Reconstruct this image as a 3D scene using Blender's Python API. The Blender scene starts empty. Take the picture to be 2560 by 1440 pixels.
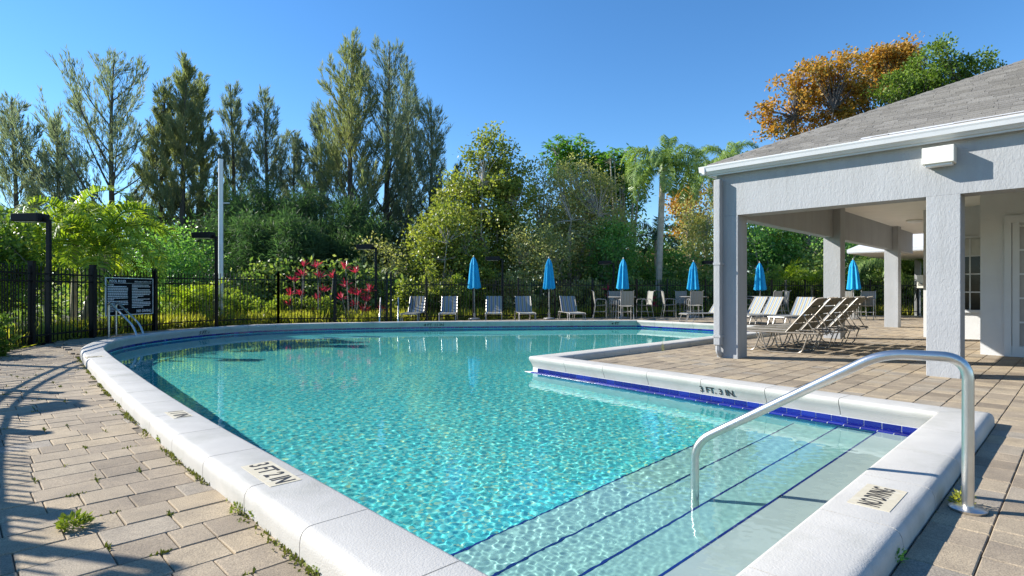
import bpy, bmesh, math, random
import numpy as np
from mathutils import Vector, Matrix

sc = bpy.context.scene
C = sc.collection
R = math.radians
random.seed(7)
rng = np.random.default_rng(11)

# ------------------------------------------------------------------ camera
EYE = 1.25
FPX, HOR = 1420.0, 725.0            # focal length in pixels of a 2560 px wide frame, row of the horizon
cam = bpy.data.cameras.new('camera')
cam.sensor_width = 36
cam.lens = FPX / 2560 * 36
cam.shift_y = (HOR - 720) / 2560
cam.clip_end = 600
co = bpy.data.objects.new('camera', cam)
C.objects.link(co)
co.location = (0, 0, EYE)
co.rotation_euler = (R(90), 0, 0)
sc.camera = co

# ------------------------------------------------------------------ sky and sun
SUN_EL, SUN_AZ = 31.0, 14.0          # azimuth: degrees from -X towards +Y
world = bpy.data.worlds.new('World')
sc.world = world
world.use_nodes = True
wn = world.node_tree
sky = wn.nodes.new('ShaderNodeTexSky')
sky.sky_type = 'NISHITA'
sky.sun_disc = False
sky.sun_elevation = R(SUN_EL)
sky.sun_rotation = R(-(90 - SUN_AZ))
sky.altitude = 0
sky.air_density = 1.0
sky.dust_density = 0.0
sky.ozone_density = 5.0
hs_ = wn.nodes.new('ShaderNodeHueSaturation')
hs_.inputs['Saturation'].default_value = 1.16
hs_.inputs['Value'].default_value = .72
wn.links.new(sky.outputs[0], hs_.inputs['Color'])
wn.links.new(hs_.outputs[0], wn.nodes['Background'].inputs[0])
wn.nodes['Background'].inputs[1].default_value = 0.15
sl = bpy.data.lights.new('sun', 'SUN')
sl.energy = 5.0
sl.angle = R(0.5)
sl.color = (1.0, 0.955, 0.88)
sl.cycles.is_caustics_light = True
so = bpy.data.objects.new('sun', sl)
C.objects.link(so)
sd = Vector((math.cos(R(SUN_AZ)) * math.cos(R(SUN_EL)), -math.sin(R(SUN_AZ)) * math.cos(R(SUN_EL)), -math.sin(R(SUN_EL))))
so.rotation_euler = sd.to_track_quat('-Z', 'Y').to_euler()
so.location = (-30, 10, 30)

vs = sc.view_settings
vs.view_transform = 'Standard'
vs.look = 'None'
vs.exposure = 0.98
vs.gamma = 1.0
vs.use_curve_mapping = False
sc.cycles.use_denoising = True
sc.cycles.max_bounces = 10
sc.cycles.transparent_max_bounces = 8
sc.cycles.caustics_reflective = False
sc.cycles.sample_clamp_indirect = 6

# ------------------------------------------------------------------ layout helpers
AX = R(45.5)
E1 = Vector((math.sin(AX), math.cos(AX), 0))      # along the clubhouse side, away to the right
E2 = Vector((-math.cos(AX), math.sin(AX), 0))     # along the clubhouse front, away to the left
UP = Vector((0, 0, 1))
def UV(u, v, z=0.0):
    return E1 * u + E2 * v + UP * z
def uv_of(p):
    return (p[0] * E1.x + p[1] * E1.y, p[0] * E2.x + p[1] * E2.y)
def G(x, y, z=0.0):                                # point at height z that the photograph shows at (x, y)
    Y = FPX * (EYE - z) / (y - HOR)
    return Vector(((x - 1280) / FPX * Y, Y, z))
def D(x, Y, z=0.0):                                # point at depth Y in column x
    return Vector(((x - 1280) / FPX * Y, Y, z))
def HT(y, Y):                                      # height of image row y at depth Y
    return EYE + (HOR - y) * Y / FPX
def px(p):
    return (1280 + FPX * p[0] / p[1], HOR - FPX * (p[2] - EYE) / p[1]) if p[1] > .05 else (-9999, 9999)

# ------------------------------------------------------------------ object helpers
def tag(o, label=None, cat=None, group=None, kind=None):
    if label: o['label'] = label
    if cat: o['category'] = cat
    if group: o['group'] = group
    if kind: o['kind'] = kind
    return o
def empty(name, loc=(0, 0, 0), rz=0.0):
    o = bpy.data.objects.new(name, None)
    C.objects.link(o)
    o.location = loc
    o.rotation_euler = (0, 0, rz)
    o.empty_display_size = .1
    return o
def link(name, me, parent=None, loc=None, rot=None):
    o = bpy.data.objects.new(name, me)
    C.objects.link(o)
    if parent is not None: o.parent = parent
    if loc is not None: o.location = loc
    if rot is not None: o.rotation_euler = rot
    return o
def kids(o):
    return [c for c in bpy.data.objects if c.parent == o]
def copy_tree(o, loc=None, rz=None, parent=None, label=None, group=None, _ch=None):
    if _ch is None:
        _ch = {}
        for c in bpy.data.objects:
            if c.parent is not None: _ch.setdefault(c.parent.name, []).append(c)
    c = o.copy()
    C.objects.link(c)
    if parent is not None: c.parent = parent
    if loc is not None: c.location = loc
    if rz is not None: c.rotation_euler = (0, 0, rz)
    if label: c['label'] = label
    if group: c['group'] = group
    for k in _ch.get(o.name, []):
        copy_tree(k, parent=c, _ch=_ch)
    return c

class MB:
    def __init__(s):
        s.v = []; s.f = []
    def add(s, vs, fs):
        n = len(s.v)
        s.v += [tuple(p) for p in vs]
        s.f += [tuple(i + n for i in f) for f in fs]
        return s
    def obox(s, c, ax, ay, az):                    # centre and three half-axis vectors
        c = Vector(c); ax = Vector(ax); ay = Vector(ay); az = Vector(az)
        p = [c + sx * ax + sy * ay + sz * az for sz in (-1, 1) for sy in (-1, 1) for sx in (-1, 1)]
        return s.add(p, [(0, 2, 3, 1), (4, 5, 7, 6), (0, 1, 5, 4), (2, 6, 7, 3), (0, 4, 6, 2), (1, 3, 7, 5)])
    def box(s, x0, x1, y0, y1, z0, z1):
        return s.obox(((x0 + x1) / 2, (y0 + y1) / 2, (z0 + z1) / 2), ((x1 - x0) / 2, 0, 0), (0, (y1 - y0) / 2, 0), (0, 0, (z1 - z0) / 2))
    def uvbox(s, u0, u1, v0, v1, z0, z1):
        return s.obox(UV((u0 + u1) / 2, (v0 + v1) / 2, (z0 + z1) / 2), E1 * ((u1 - u0) / 2), E2 * ((v1 - v0) / 2), UP * ((z1 - z0) / 2))
    def tube(s, pts, r, n=8, cap=True):
        pts = [Vector(p) for p in pts]
        rs = [float(x) for x in r] if hasattr(r, '__len__') else [float(r)] * len(pts)
        rings = []
        prev = None
        for i, p in enumerate(pts):
            t = (pts[min(i + 1, len(pts) - 1)] - pts[max(i - 1, 0)])
            if t.length < 1e-9: t = Vector((0, 0, 1))
            t.normalize()
            if prev is None:
                a = t.cross(Vector((0, 0, 1)))
                if a.length < .05: a = t.cross(Vector((0, 1, 0)))
            else:
                a = prev - t * prev.dot(t)
                if a.length < 1e-5: a = t.cross(Vector((0, 0, 1)))
            a.normalize(); prev = a
            b = t.cross(a)
            rings.append([p + rs[i] * (math.cos(6.28318 * k / n) * a + math.sin(6.28318 * k / n) * b) for k in range(n)])
        vs = [q for g in rings for q in g]
        fs = []
        for i in range(len(pts) - 1):
            for k in range(n):
                fs.append((i * n + k, i * n + (k + 1) % n, (i + 1) * n + (k + 1) % n, (i + 1) * n + k))
        if cap:
            fs.append(tuple(range(n - 1, -1, -1)))
            fs.append(tuple((len(pts) - 1) * n + k for k in range(n)))
        return s.add(vs, fs)
    def lathe(s, prof, n=16, c=(0, 0, 0)):
        vs = [(c[0] + r * math.cos(6.28318 * k / n), c[1] + r * math.sin(6.28318 * k / n), c[2] + z) for r, z in prof for k in range(n)]
        fs = [(i * n + k, i * n + (k + 1) % n, (i + 1) * n + (k + 1) % n, (i + 1) * n + k) for i in range(len(prof) - 1) for k in range(n)]
        fs.append(tuple(range(n - 1, -1, -1)))
        fs.append(tuple((len(prof) - 1) * n + k for k in range(n)))
        return s.add(vs, fs)
    def mesh(s, name, mat, smooth=False):
        me = bpy.data.meshes.new(name)
        me.from_pydata(s.v, [], s.f)
        if smooth:
            me.polygons.foreach_set('use_smooth', [True] * len(me.polygons))
            try: me.set_sharp_from_angle(angle=R(40))
            except Exception: pass
        if mat: me.materials.append(mat)
        return me
    def build(s, name, mat, parent=None, smooth=False, bevel=0, loc=None):
        me = s.mesh(name, mat, smooth)
        if bevel:
            b = bmesh.new(); b.from_mesh(me)
            bmesh.ops.bevel(b, geom=b.edges[:], offset=bevel, segments=2, profile=.5, affect='EDGES', clamp_overlap=True)
            b.to_mesh(me); b.free()
        return link(name, me, parent, loc)

def bend(pts, r, n=5):                              # round the inner corners of a polyline
    pts = [Vector(p) for p in pts]
    out = [pts[0]]
    for i in range(1, len(pts) - 1):
        a, b, c = pts[i - 1], pts[i], pts[i + 1]
        da, dc = (a - b), (c - b)
        rr = min(r, da.length * .48, dc.length * .48)
        p0 = b + da.normalized() * rr; p1 = b + dc.normalized() * rr
        for k in range(n + 1):
            t = k / n
            out.append((1 - t) ** 2 * p0 + 2 * t * (1 - t) * b + t * t * p1)
    out.append(pts[-1])
    return out

def quads_mesh(name, P, mat, per=4, smooth=False):   # P: (n, per, 3) separate faces
    P = np.asarray(P, dtype=np.float32)
    n = P.shape[0]
    me = bpy.data.meshes.new(name)
    me.vertices.add(n * per)
    me.vertices.foreach_set('co', P.reshape(-1))
    me.loops.add(n * per)
    me.loops.foreach_set('vertex_index', np.arange(n * per, dtype=np.int32))
    me.polygons.add(n)
    me.polygons.foreach_set('loop_start', np.arange(0, n * per, per, dtype=np.int32))
    me.update(calc_edges=True)
    me.validate()
    if mat: me.materials.append(mat)
    return me

# ------------------------------------------------------------------ materials
MATS = {}
def nodes(name):
    m = bpy.data.materials.new(name)
    m.use_nodes = True
    MATS[name] = m
    return m, m.node_tree, m.node_tree.nodes['Principled BSDF']
def N(t, kind, **kw):
    n = t.nodes.new(kind)
    for k, v in kw.items(): setattr(n, k, v)
    return n
def ramp(t, stops, inter='LINEAR'):
    r = t.nodes.new('ShaderNodeValToRGB')
    r.color_ramp.interpolation = inter
    e = r.color_ramp.elements
    while len(e) < len(stops): e.new(.5)
    for i, (p, c) in enumerate(stops):
        e[i].position = p; e[i].color = (*c, 1)
    return r
def island_rand(t):
    oi = N(t, 'ShaderNodeObjectInfo'); ge = N(t, 'ShaderNodeNewGeometry')
    a = N(t, 'ShaderNodeMath', operation='ADD'); f = N(t, 'ShaderNodeMath', operation='FRACT')
    t.links.new(oi.outputs['Random'], a.inputs[0]); t.links.new(ge.outputs['Random Per Island'], a.inputs[1])
    t.links.new(a.outputs[0], f.inputs[0])
    return f.outputs[0]
def mat(name, col, rough=.6, var=.12, scale=6, bump=0.0, bscale=80, metal=0.0, spec=.5, coord='Object', bdist=.01, detail=4, dirt=None, dscale=1.2, dthr=(.55, .8)):
    m, t, b = nodes(name)
    tc = N(t, 'ShaderNodeTexCoord')
    nz = N(t, 'ShaderNodeTexNoise'); nz.inputs['Scale'].default_value = scale; nz.inputs['Detail'].default_value = detail; nz.inputs['Roughness'].default_value = .6
    t.links.new(tc.outputs[coord], nz.inputs['Vector'])
    lo = tuple(max(0, c * (1 - var)) for c in col); hi = tuple(min(1, c * (1 + var)) for c in col)
    rp = ramp(t, [(.3, lo), (.7, hi)])
    t.links.new(nz.outputs['Fac'], rp.inputs[0])
    colout = rp.outputs[0]
    if dirt:
        n2 = N(t, 'ShaderNodeTexNoise'); n2.inputs['Scale'].default_value = dscale; n2.inputs['Detail'].default_value = 6; n2.inputs['Roughness'].default_value = .65
        t.links.new(tc.outputs[coord], n2.inputs['Vector'])
        r2 = ramp(t, [(dthr[0], (0, 0, 0)), (dthr[1], (1, 1, 1))])
        t.links.new(n2.outputs['Fac'], r2.inputs[0])
        mx = N(t, 'ShaderNodeMix', data_type='RGBA')
        t.links.new(r2.outputs[0], mx.inputs['Factor']); t.links.new(colout, mx.inputs['A']); mx.inputs['B'].default_value = (*dirt, 1)
        colout = mx.outputs['Result']
    t.links.new(colout, b.inputs['Base Color'])
    b.inputs['Roughness'].default_value = rough
    b.inputs['Metallic'].default_value = metal
    b.inputs['Specular IOR Level'].default_value = spec
    if bump:
        n3 = N(t, 'ShaderNodeTexNoise'); n3.inputs['Scale'].default_value = bscale; n3.inputs['Detail'].default_value = 3
        t.links.new(tc.outputs[coord], n3.inputs['Vector'])
        bp = N(t, 'ShaderNodeBump'); bp.inputs['Strength'].default_value = bump; bp.inputs['Distance'].default_value = bdist
        t.links.new(n3.outputs['Fac'], bp.inputs['Height']); t.links.new(bp.outputs[0], b.inputs['Normal'])
    return m
def leafmat(name, cols, rough=.45, transl=.45, tcol=None, patch=.35, pscale=.5):
    m, t, b = nodes(name)
    rnd = island_rand(t)
    tc = N(t, 'ShaderNodeTexCoord')
    nz = N(t, 'ShaderNodeTexNoise'); nz.inputs['Scale'].default_value = pscale; nz.inputs['Detail'].default_value = 3
    t.links.new(tc.outputs['Object'], nz.inputs['Vector'])
    a = N(t, 'ShaderNodeMath', operation='MULTIPLY'); a.inputs[1].default_value = 1 - patch
    t.links.new(rnd, a.inputs[0])
    c = N(t, 'ShaderNodeMapRange'); c.inputs[1].default_value = .3; c.inputs[2].default_value = .7; c.inputs[3].default_value = 0; c.inputs[4].default_value = patch
    t.links.new(nz.outputs['Fac'], c.inputs[0])
    s = N(t, 'ShaderNodeMath', operation='ADD'); t.links.new(a.outputs[0], s.inputs[0]); t.links.new(c.outputs[0], s.inputs[1])
    k = len(cols)
    rp = ramp(t, [(i / max(1, k - 1), cc) for i, cc in enumerate(cols)])
    t.links.new(s.outputs[0], rp.inputs[0])
    t.links.new(rp.outputs[0], b.inputs['Base Color'])
    b.inputs['Roughness'].default_value = rough
    b.inputs['Specular IOR Level'].default_value = .35
    tr = N(t, 'ShaderNodeBsdfTranslucent')
    if tcol is None: tcol = (1.15, 1.2, .5)
    mu = N(t, 'ShaderNodeMix', data_type='RGBA', blend_type='MULTIPLY'); mu.inputs['Factor'].default_value = 1
    t.links.new(rp.outputs[0], mu.inputs['A']); mu.inputs['B'].default_value = (*tcol, 1)
    t.links.new(mu.outputs['Result'], tr.inputs[0])
    ms = N(t, 'ShaderNodeMixShader'); ms.inputs[0].default_value = transl
    out = t.nodes['Material Output']
    t.links.new(b.outputs[0], ms.inputs[1]); t.links.new(tr.outputs[0], ms.inputs[2]); t.links.new(ms.outputs[0], out.inputs[0])
    return m

coping_m = mat('white_painted_concrete', (.465, .447, .408), .65, .07, 3, .4, 110, bdist=.006, dirt=(.33, .325, .28), dscale=1.9, dthr=(.5, .82))
mortar_m = mat('coping_mortar', (.20, .20, .18), .8, .2, 20)
stucco_m, _t, _b = nodes('pale_grey_stucco')
def stucco(m, t, b, col):
    tc = N(t, 'ShaderNodeTexCoord')
    nz = N(t, 'ShaderNodeTexNoise'); nz.inputs['Scale'].default_value = 1.3; nz.inputs['Detail'].default_value = 6
    t.links.new(tc.outputs['Object'], nz.inputs['Vector'])
    rp = ramp(t, [(.3, tuple(c * .93 for c in col)), (.7, tuple(c * 1.04 for c in col))])
    t.links.new(nz.outputs['Fac'], rp.inputs[0])
    m3 = N(t, 'ShaderNodeMapping'); m3.inputs['Scale'].default_value = (5, 5, .5); t.links.new(tc.outputs['Object'], m3.inputs['Vector'])
    n5 = N(t, 'ShaderNodeTexNoise'); n5.inputs['Scale'].default_value = 1.0; n5.inputs['Detail'].default_value = 7; n5.inputs['Roughness'].default_value = .7; t.links.new(m3.outputs[0], n5.inputs['Vector'])
    r5 = ramp(t, [(.38, (.80, .79, .76)), (.56, (1, 1, 1))]); t.links.new(n5.outputs['Fac'], r5.inputs[0])
    mu = N(t, 'ShaderNodeMix', data_type='RGBA', blend_type='MULTIPLY'); mu.inputs['Factor'].default_value = .35
    t.links.new(rp.outputs[0], mu.inputs['A']); t.links.new(r5.outputs[0], mu.inputs['B']); t.links.new(mu.outputs['Result'], b.inputs['Base Color'])
    b.inputs['Roughness'].default_value = .75; b.inputs['Specular IOR Level'].default_value = .25
    mp = N(t, 'ShaderNodeMapping'); mp.inputs['Scale'].default_value = (1, 1, .45)
    t.links.new(tc.outputs['Object'], mp.inputs['Vector'])
    n1 = N(t, 'ShaderNodeTexNoise'); n1.inputs['Scale'].default_value = 34; n1.inputs['Detail'].default_value = 3; n1.inputs['Distortion'].default_value = .8
    t.links.new(mp.outputs[0], n1.inputs['Vector'])
    bp = N(t, 'ShaderNodeBump'); bp.inputs['Strength'].default_value = .4; bp.inputs['Distance'].default_value = .015
    t.links.new(n1.outputs['Fac'], bp.inputs['Height']); t.links.new(bp.outputs[0], b.inputs['Normal'])
stucco(stucco_m, _t, _b, (.35, .358, .365))
wall_m = mat('pale_wall_paint', (.58, .58, .57), .7, .04, 2, .25, 60)
soffit_m = mat('cream_soffit', (.80, .77, .71), .7, .04, 2)
trim_m = mat('white_trim_paint', (.56, .57, .575), .4, .04, 3, dirt=(.52, .53, .52), dscale=2.5, dthr=(.6, .9))
steel_m = mat('stainless_steel', (.66, .64, .60), .33, .08, 8, .05, 120, metal=1.0)
black_m = mat('black_powder_coat', (.007, .007, .008), .45, .3, 12, spec=.25)
dark_m = mat('dark_bronze_paint', (.010, .009, .010), .5, .3, 10, spec=.25)
alu_m = mat('champagne_aluminium', (.38, .36, .33), .35, .08, 10, metal=.35)
brownframe_m = mat('taupe_frame_enamel', (.25, .22, .18), .3, .1, 10, metal=.2)
pole_m = mat('pale_grey_pole_paint', (.70, .71, .72), .35, .08, 2)
ink_m = mat('black_lettering', (.02, .02, .022), .6, .2, 30)
inkw_m = mat('white_lettering', (.72, .72, .72), .6, .05, 30)
plate_m = mat('sandy_marker_tile', (.55, .49, .36), .5, .08, 20, dirt=(.62, .60, .53), dscale=9)
plaster_m = mat('pool_plaster', (.66, .63, .57), .7, .05, 5)
deepplaster_m = mat('depth_tinted_plaster', (.40, .58, .51), .7, .08, 14)  # same pool plaster, with the deeper water's aqua put into its colour
wallplaster_m = mat('turquoise_wall_plaster', (.16, .56, .60), .7, .08, 6)
sand_m = mat('joint_sand', (.14, .115, .085), .95, .4, 30, .4, 90, dirt=(.09, .11, .04), dscale=3)
earth_m = mat('planting_soil', (.085, .075, .045), .95, .5, 2.5, .6, 25, dirt=(.06, .09, .025), dscale=.8, dthr=(.42, .6))
bark_m = mat('grey_bark', (.36, .32, .26), .9, .3, 9, .7, 22, bdist=.03)
darkbark_m = mat('dark_bark', (.10, .085, .07), .9, .3, 9, .7, 22, bdist=.03)
palmtrunk_m = mat('palm_trunk', (.40, .35, .27), .85, .25, 5, .6, 14, bdist=.03, dirt=(.30, .24, .10), dscale=2)
rooft_m = mat('terracotta_roof', (.42, .16, .08), .7, .2, 6)
fixture_m = mat('cream_fixture_enamel', (.70, .68, .60), .45, .04, 4)
white_plastic_m = mat('white_plastic', (.75, .75, .74), .35, .03, 4)

def make_paver():
    m, t, b = nodes('tan_concrete_paver')
    rnd = island_rand(t)
    rp = ramp(t, [(0, (.245, .200, .145)), (.3, (.315, .258, .188)), (.55, (.35, .288, .205)), (.8, (.385, .31, .21)), (1, (.295, .26, .21))])
    t.links.new(rnd, rp.inputs[0])
    tc = N(t, 'ShaderNodeTexCoord'); ge = N(t, 'ShaderNodeNewGeometry')
    nz = N(t, 'ShaderNodeTexNoise'); nz.inputs['Scale'].default_value = 3.2; nz.inputs['Detail'].default_value = 7; nz.inputs['Roughness'].default_value = .7
    t.links.new(ge.outputs['Position'], nz.inputs['Vector'])
    r2 = ramp(t, [(.3, (.72, .72, .74)), (.7, (1.15, 1.13, 1.1))])
    t.links.new(nz.outputs['Fac'], r2.inputs[0])
    mu = N(t, 'ShaderNodeMix', data_type='RGBA', blend_type='MULTIPLY'); mu.inputs['Factor'].default_value = 1
    t.links.new(rp.outputs[0], mu.inputs['A']); t.links.new(r2.outputs[0], mu.inputs['B'])
    n4 = N(t, 'ShaderNodeTexNoise'); n4.inputs['Scale'].default_value = 160; n4.inputs['Detail'].default_value = 2
    t.links.new(ge.outputs['Position'], n4.inputs['Vector'])
    r4 = ramp(t, [(.35, (.62, .62, .62)), (.5, (1, 1, 1)), (.7, (1.35, 1.33, 1.3))])
    t.links.new(n4.outputs['Fac'], r4.inputs[0])
    m2 = N(t, 'ShaderNodeMix', data_type='RGBA', blend_type='MULTIPLY'); m2.inputs['Factor'].default_value = .8
    t.links.new(mu.outputs['Result'], m2.inputs['A']); t.links.new(r4.outputs[0], m2.inputs['B'])
    t.links.new(m2.outputs['Result'], b.inputs['Base Color'])
    b.inputs['Roughness'].default_value = .85; b.inputs['Specular IOR Level'].default_value = .25
    bp = N(t, 'ShaderNodeBump'); bp.inputs['Strength'].default_value = .5; bp.inputs['Distance'].default_value = .006
    t.links.new(n4.outputs['Fac'], bp.inputs['Height']); t.links.new(bp.outputs[0], b.inputs['Normal'])
    return m
paver_m = make_paver()
def make_shingle():
    m, t, b = nodes('weathered_grey_shingle')
    rnd = island_rand(t)
    rp = ramp(t, [(0, (.15, .14, .125)), (.5, (.19, .178, .16)), (1, (.23, .217, .195))])
    t.links.new(rnd, rp.inputs[0])
    ge = N(t, 'ShaderNodeNewGeometry')
    n4 = N(t, 'ShaderNodeTexNoise'); n4.inputs['Scale'].default_value = 90; n4.inputs['Detail'].default_value = 3
    t.links.new(ge.outputs['Position'], n4.inputs['Vector'])
    r4 = ramp(t, [(.3, (.7, .7, .7)), (.7, (1.3, 1.3, 1.3))])
    t.links.new(n4.outputs['Fac'], r4.inputs[0])
    mu = N(t, 'ShaderNodeMix', data_type='RGBA', blend_type='MULTIPLY'); mu.inputs['Factor'].default_value = 1
    t.links.new(rp.outputs[0], mu.inputs['A']); t.links.new(r4.outputs[0], mu.inputs['B'])
    t.links.new(mu.outputs['Result'], b.inputs['Base Color'])
    b.inputs['Roughness'].default_value = .9
    return m
shingle_m = make_shingle()
def make_tile():
    m, t, b = nodes('cobalt_glazed_tile')
    rnd = island_rand(t)
    rp = ramp(t, [(0, (.004, .006, .10)), (.5, (.007, .012, .16)), (1, (.011, .024, .24))])
    t.links.new(rnd, rp.inputs[0]); t.links.new(rp.outputs[0], b.inputs['Base Color'])
    b.inputs['Roughness'].default_value = .12
    return m
tile_m = make_tile()
def make_floor():
    m, t, b = nodes('water_tinted_pebble_plaster')
    tc = N(t, 'ShaderNodeTexCoord')
    vo = N(t, 'ShaderNodeTexVoronoi'); vo.inputs['Scale'].default_value = 38
    t.links.new(tc.outputs['Object'], vo.inputs['Vector'])
    sp = N(t, 'ShaderNodeSeparateColor'); t.links.new(vo.outputs['Color'], sp.inputs[0])
    rp = ramp(t, [(0, (.03, .37, .42)), (.25, (.07, .55, .56)), (.6, (.13, .68, .64)), (.85, (.26, .76, .68)), (1, (.58, .74, .42))])  # water's turquoise put into the plaster colour; pebble flecks double as ripple glitter
    t.links.new(sp.outputs[0], rp.inputs[0])
    nz = N(t, 'ShaderNodeTexNoise'); nz.inputs['Scale'].default_value = .35; nz.inputs['Detail'].default_value = 4
    t.links.new(tc.outputs['Object'], nz.inputs['Vector'])
    r2 = ramp(t, [(.3, (.86, .9, .9)), (.7, (1.05, 1.05, 1.05))])
    t.links.new(nz.outputs['Fac'], r2.inputs[0])
    mu = N(t, 'ShaderNodeMix', data_type='RGBA', blend_type='MULTIPLY'); mu.inputs['Factor'].default_value = 1
    t.links.new(rp.outputs[0], mu.inputs['A']); t.links.new(r2.outputs[0], mu.inputs['B'])
    t.links.new(mu.outputs['Result'], b.inputs['Base Color'])
    b.inputs['Roughness'].default_value = .8
    return m
floor_m = make_floor()
def make_water():
    m, t, b = nodes('pool_water')
    t.nodes.remove(b)
    g = N(t, 'ShaderNodeBsdfGlass'); g.inputs['IOR'].default_value = 1.33; g.inputs['Roughness'].default_value = 0
    g.inputs['Color'].default_value = (.86, .99, .99, 1)
    t.links.new(g.outputs[0], t.nodes['Material Output'].inputs[0])
    return m
water_m = make_water()
def make_stripes(name, period, cols, axis=0, rough=.7):
    m, t, b = nodes(name)
    tc = N(t, 'ShaderNodeTexCoord'); se = N(t, 'ShaderNodeSeparateXYZ')
    t.links.new(tc.outputs['Object'], se.inputs[0])
    d = N(t, 'ShaderNodeMath', operation='DIVIDE'); d.inputs[1].default_value = period
    t.links.new(se.outputs[axis], d.inputs[0])
    f = N(t, 'ShaderNodeMath', operation='FRACT'); t.links.new(d.outputs[0], f.inputs[0])
    rp = ramp(t, cols, 'CONSTANT'); t.links.new(f.outputs[0], rp.inputs[0])
    wv = N(t, 'ShaderNodeTexNoise'); wv.inputs['Scale'].default_value = 60
    t.links.new(tc.outputs['Object'], wv.inputs['Vector'])
    r2 = ramp(t, [(.3, (.85, .85, .85)), (.7, (1.1, 1.1, 1.1))]); t.links.new(wv.outputs['Fac'], r2.inputs[0])
    mu = N(t, 'ShaderNodeMix', data_type='RGBA', blend_type='MULTIPLY'); mu.inputs['Factor'].default_value = 1
    t.links.new(rp.outputs[0], mu.inputs['A']); t.links.new(r2.outputs[0], mu.inputs['B'])
    t.links.new(mu.outputs['Result'], b.inputs['Base Color'])
    b.inputs['Roughness'].default_value = rough
    tr = N(t, 'ShaderNodeBsdfTranslucent'); t.links.new(mu.outputs['Result'], tr.inputs[0])
    ms = N(t, 'ShaderNodeMixShader'); ms.inputs[0].default_value = .22
    t.links.new(b.outputs[0], ms.inputs[1]); t.links.new(tr.outputs[0], ms.inputs[2])
    t.links.new(ms.outputs[0], t.nodes['Material Output'].inputs[0])
    return m
WHT, BLU, TAN, GRY = (.40, .40, .36), (.12, .20, .33), (.36, .28, .11), (.30, .33, .34)
sling_m = make_stripes('striped_sling_fabric', .16, [(0, WHT), (.24, BLU), (.48, WHT), (.66, TAN), (.88, GRY)])
brownsling_m = make_stripes('taupe_sling_fabric', .05, [(0, (.20, .18, .13)), (.4, (.26, .235, .175)), (.7, (.16, .14, .10))])
chairsling_m = make_stripes('faded_grey_sling', .12, [(0, (.38, .365, .31)), (.25, (.25, .25, .22)), (.4, (.40, .385, .33)), (.7, (.22, .27, .31)), (.8, (.36, .345, .30))])
def make_canvas():
    m = mat('azure_canvas', (.010, .40, .70), .75, .12, 6, .3, 200)
    t = m.node_tree; b = t.nodes['Principled BSDF']
    tr = N(t, 'ShaderNodeBsdfTranslucent'); tr.inputs[0].default_value = (.01, .44, .76, 1)
    ms = N(t, 'ShaderNodeMixShader'); ms.inputs[0].default_value = .2
    t.links.new(b.outputs[0], ms.inputs[1]); t.links.new(tr.outputs[0], ms.inputs[2]); t.links.new(ms.outputs[0], t.nodes['Material Output'].inputs[0])
    return m
canvas_m = make_canvas()
def make_glass(name, col, rough=.05):
    m, t, b = nodes(name)
    nz = N(t, 'ShaderNodeTexNoise'); nz.inputs['Scale'].default_value = 2
    r = ramp(t, [(.3, tuple(c * .8 for c in col)), (.7, col)]); t.links.new(nz.outputs['Fac'], r.inputs[0]); t.links.new(r.outputs[0], b.inputs['Base Color'])
    b.inputs['Roughness'].default_value = rough; b.inputs['Specular IOR Level'].default_value = .25
    return m
darkglass_m = make_glass('dark_window_glass', (.008, .009, .010), .08)
curtain_m = make_glass('curtained_glass', (.36, .34, .33), .15)
blind_m = make_glass('blind_behind_glass', (.50, .50, .46), .3)

casu_m = leafmat('casuarina_needles', [(0.111, 0.156, 0.111), (0.169, 0.215, 0.156), (0.234, 0.273, 0.202), (0.267, 0.267, 0.202)], .6, .48, (1.2, 1.25, .7))
casuy_m = leafmat('olive_casuarina_needles', [(0.138, 0.175, 0.094), (0.206, 0.244, 0.131), (0.275, 0.3, 0.169), (0.281, 0.263, 0.175)], .6, .48, (1.2, 1.25, .6))
casud_m = leafmat('dark_casuarina_needles', [(0.044, 0.088, 0.037), (0.075, 0.131, 0.053), (0.112, 0.175, 0.069), (0.163, 0.2, 0.075)], .55, .48, (1.0, 1.3, .7))
yel_m = leafmat('yellow_green_leaves', [(0.112, 0.163, 0.037), (0.188, 0.237, 0.053), (0.312, 0.35, 0.075), (0.45, 0.438, 0.125)], .4, .48)
oliv_m = leafmat('olive_grey_leaves', [(0.208, 0.233, 0.091), (0.338, 0.35, 0.13), (0.492, 0.467, 0.194), (0.504, 0.504, 0.285)], .5, .48, (1.2, 1.25, .6))
green_m = leafmat('fresh_green_leaves', [(0.062, 0.112, 0.019), (0.112, 0.188, 0.031), (0.188, 0.275, 0.05), (0.263, 0.338, 0.075)], .35, .48)
deep_m = leafmat('deep_green_leaves', [(0.065, 0.165, 0.055), (0.138, 0.3, 0.088), (0.247, 0.467, 0.121), (0.467, 0.655, 0.165)], .35, .48)
scheff_m = leafmat('glossy_green_leaflets', [(0.064, 0.181, 0.025), (0.128, 0.297, 0.043), (0.234, 0.425, 0.064)], .3, .48)
orange_m = leafmat('rust_orange_leaves', [(0.168, 0.168, 0.056), (0.291, 0.224, 0.056), (0.448, 0.28, 0.056), (0.582, 0.325, 0.056), (0.19, 0.19, 0.056), (0.28, 0.235, 0.067)], .5, .48, (1.3, 1.1, .5), .45, .35)
palm_m = leafmat('bright_palm_leaflets', [(0.1, 0.17, 0.018), (0.2, 0.3, 0.027), (0.38, 0.48, 0.05), (0.58, 0.62, 0.1)], .35, .48, patch=.2)
under_m = leafmat('mixed_undergrowth_leaves', [(0.07, 0.154, 0.049), (0.154, 0.252, 0.07), (0.308, 0.378, 0.119), (0.448, 0.462, 0.21)], .45, .48)
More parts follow.
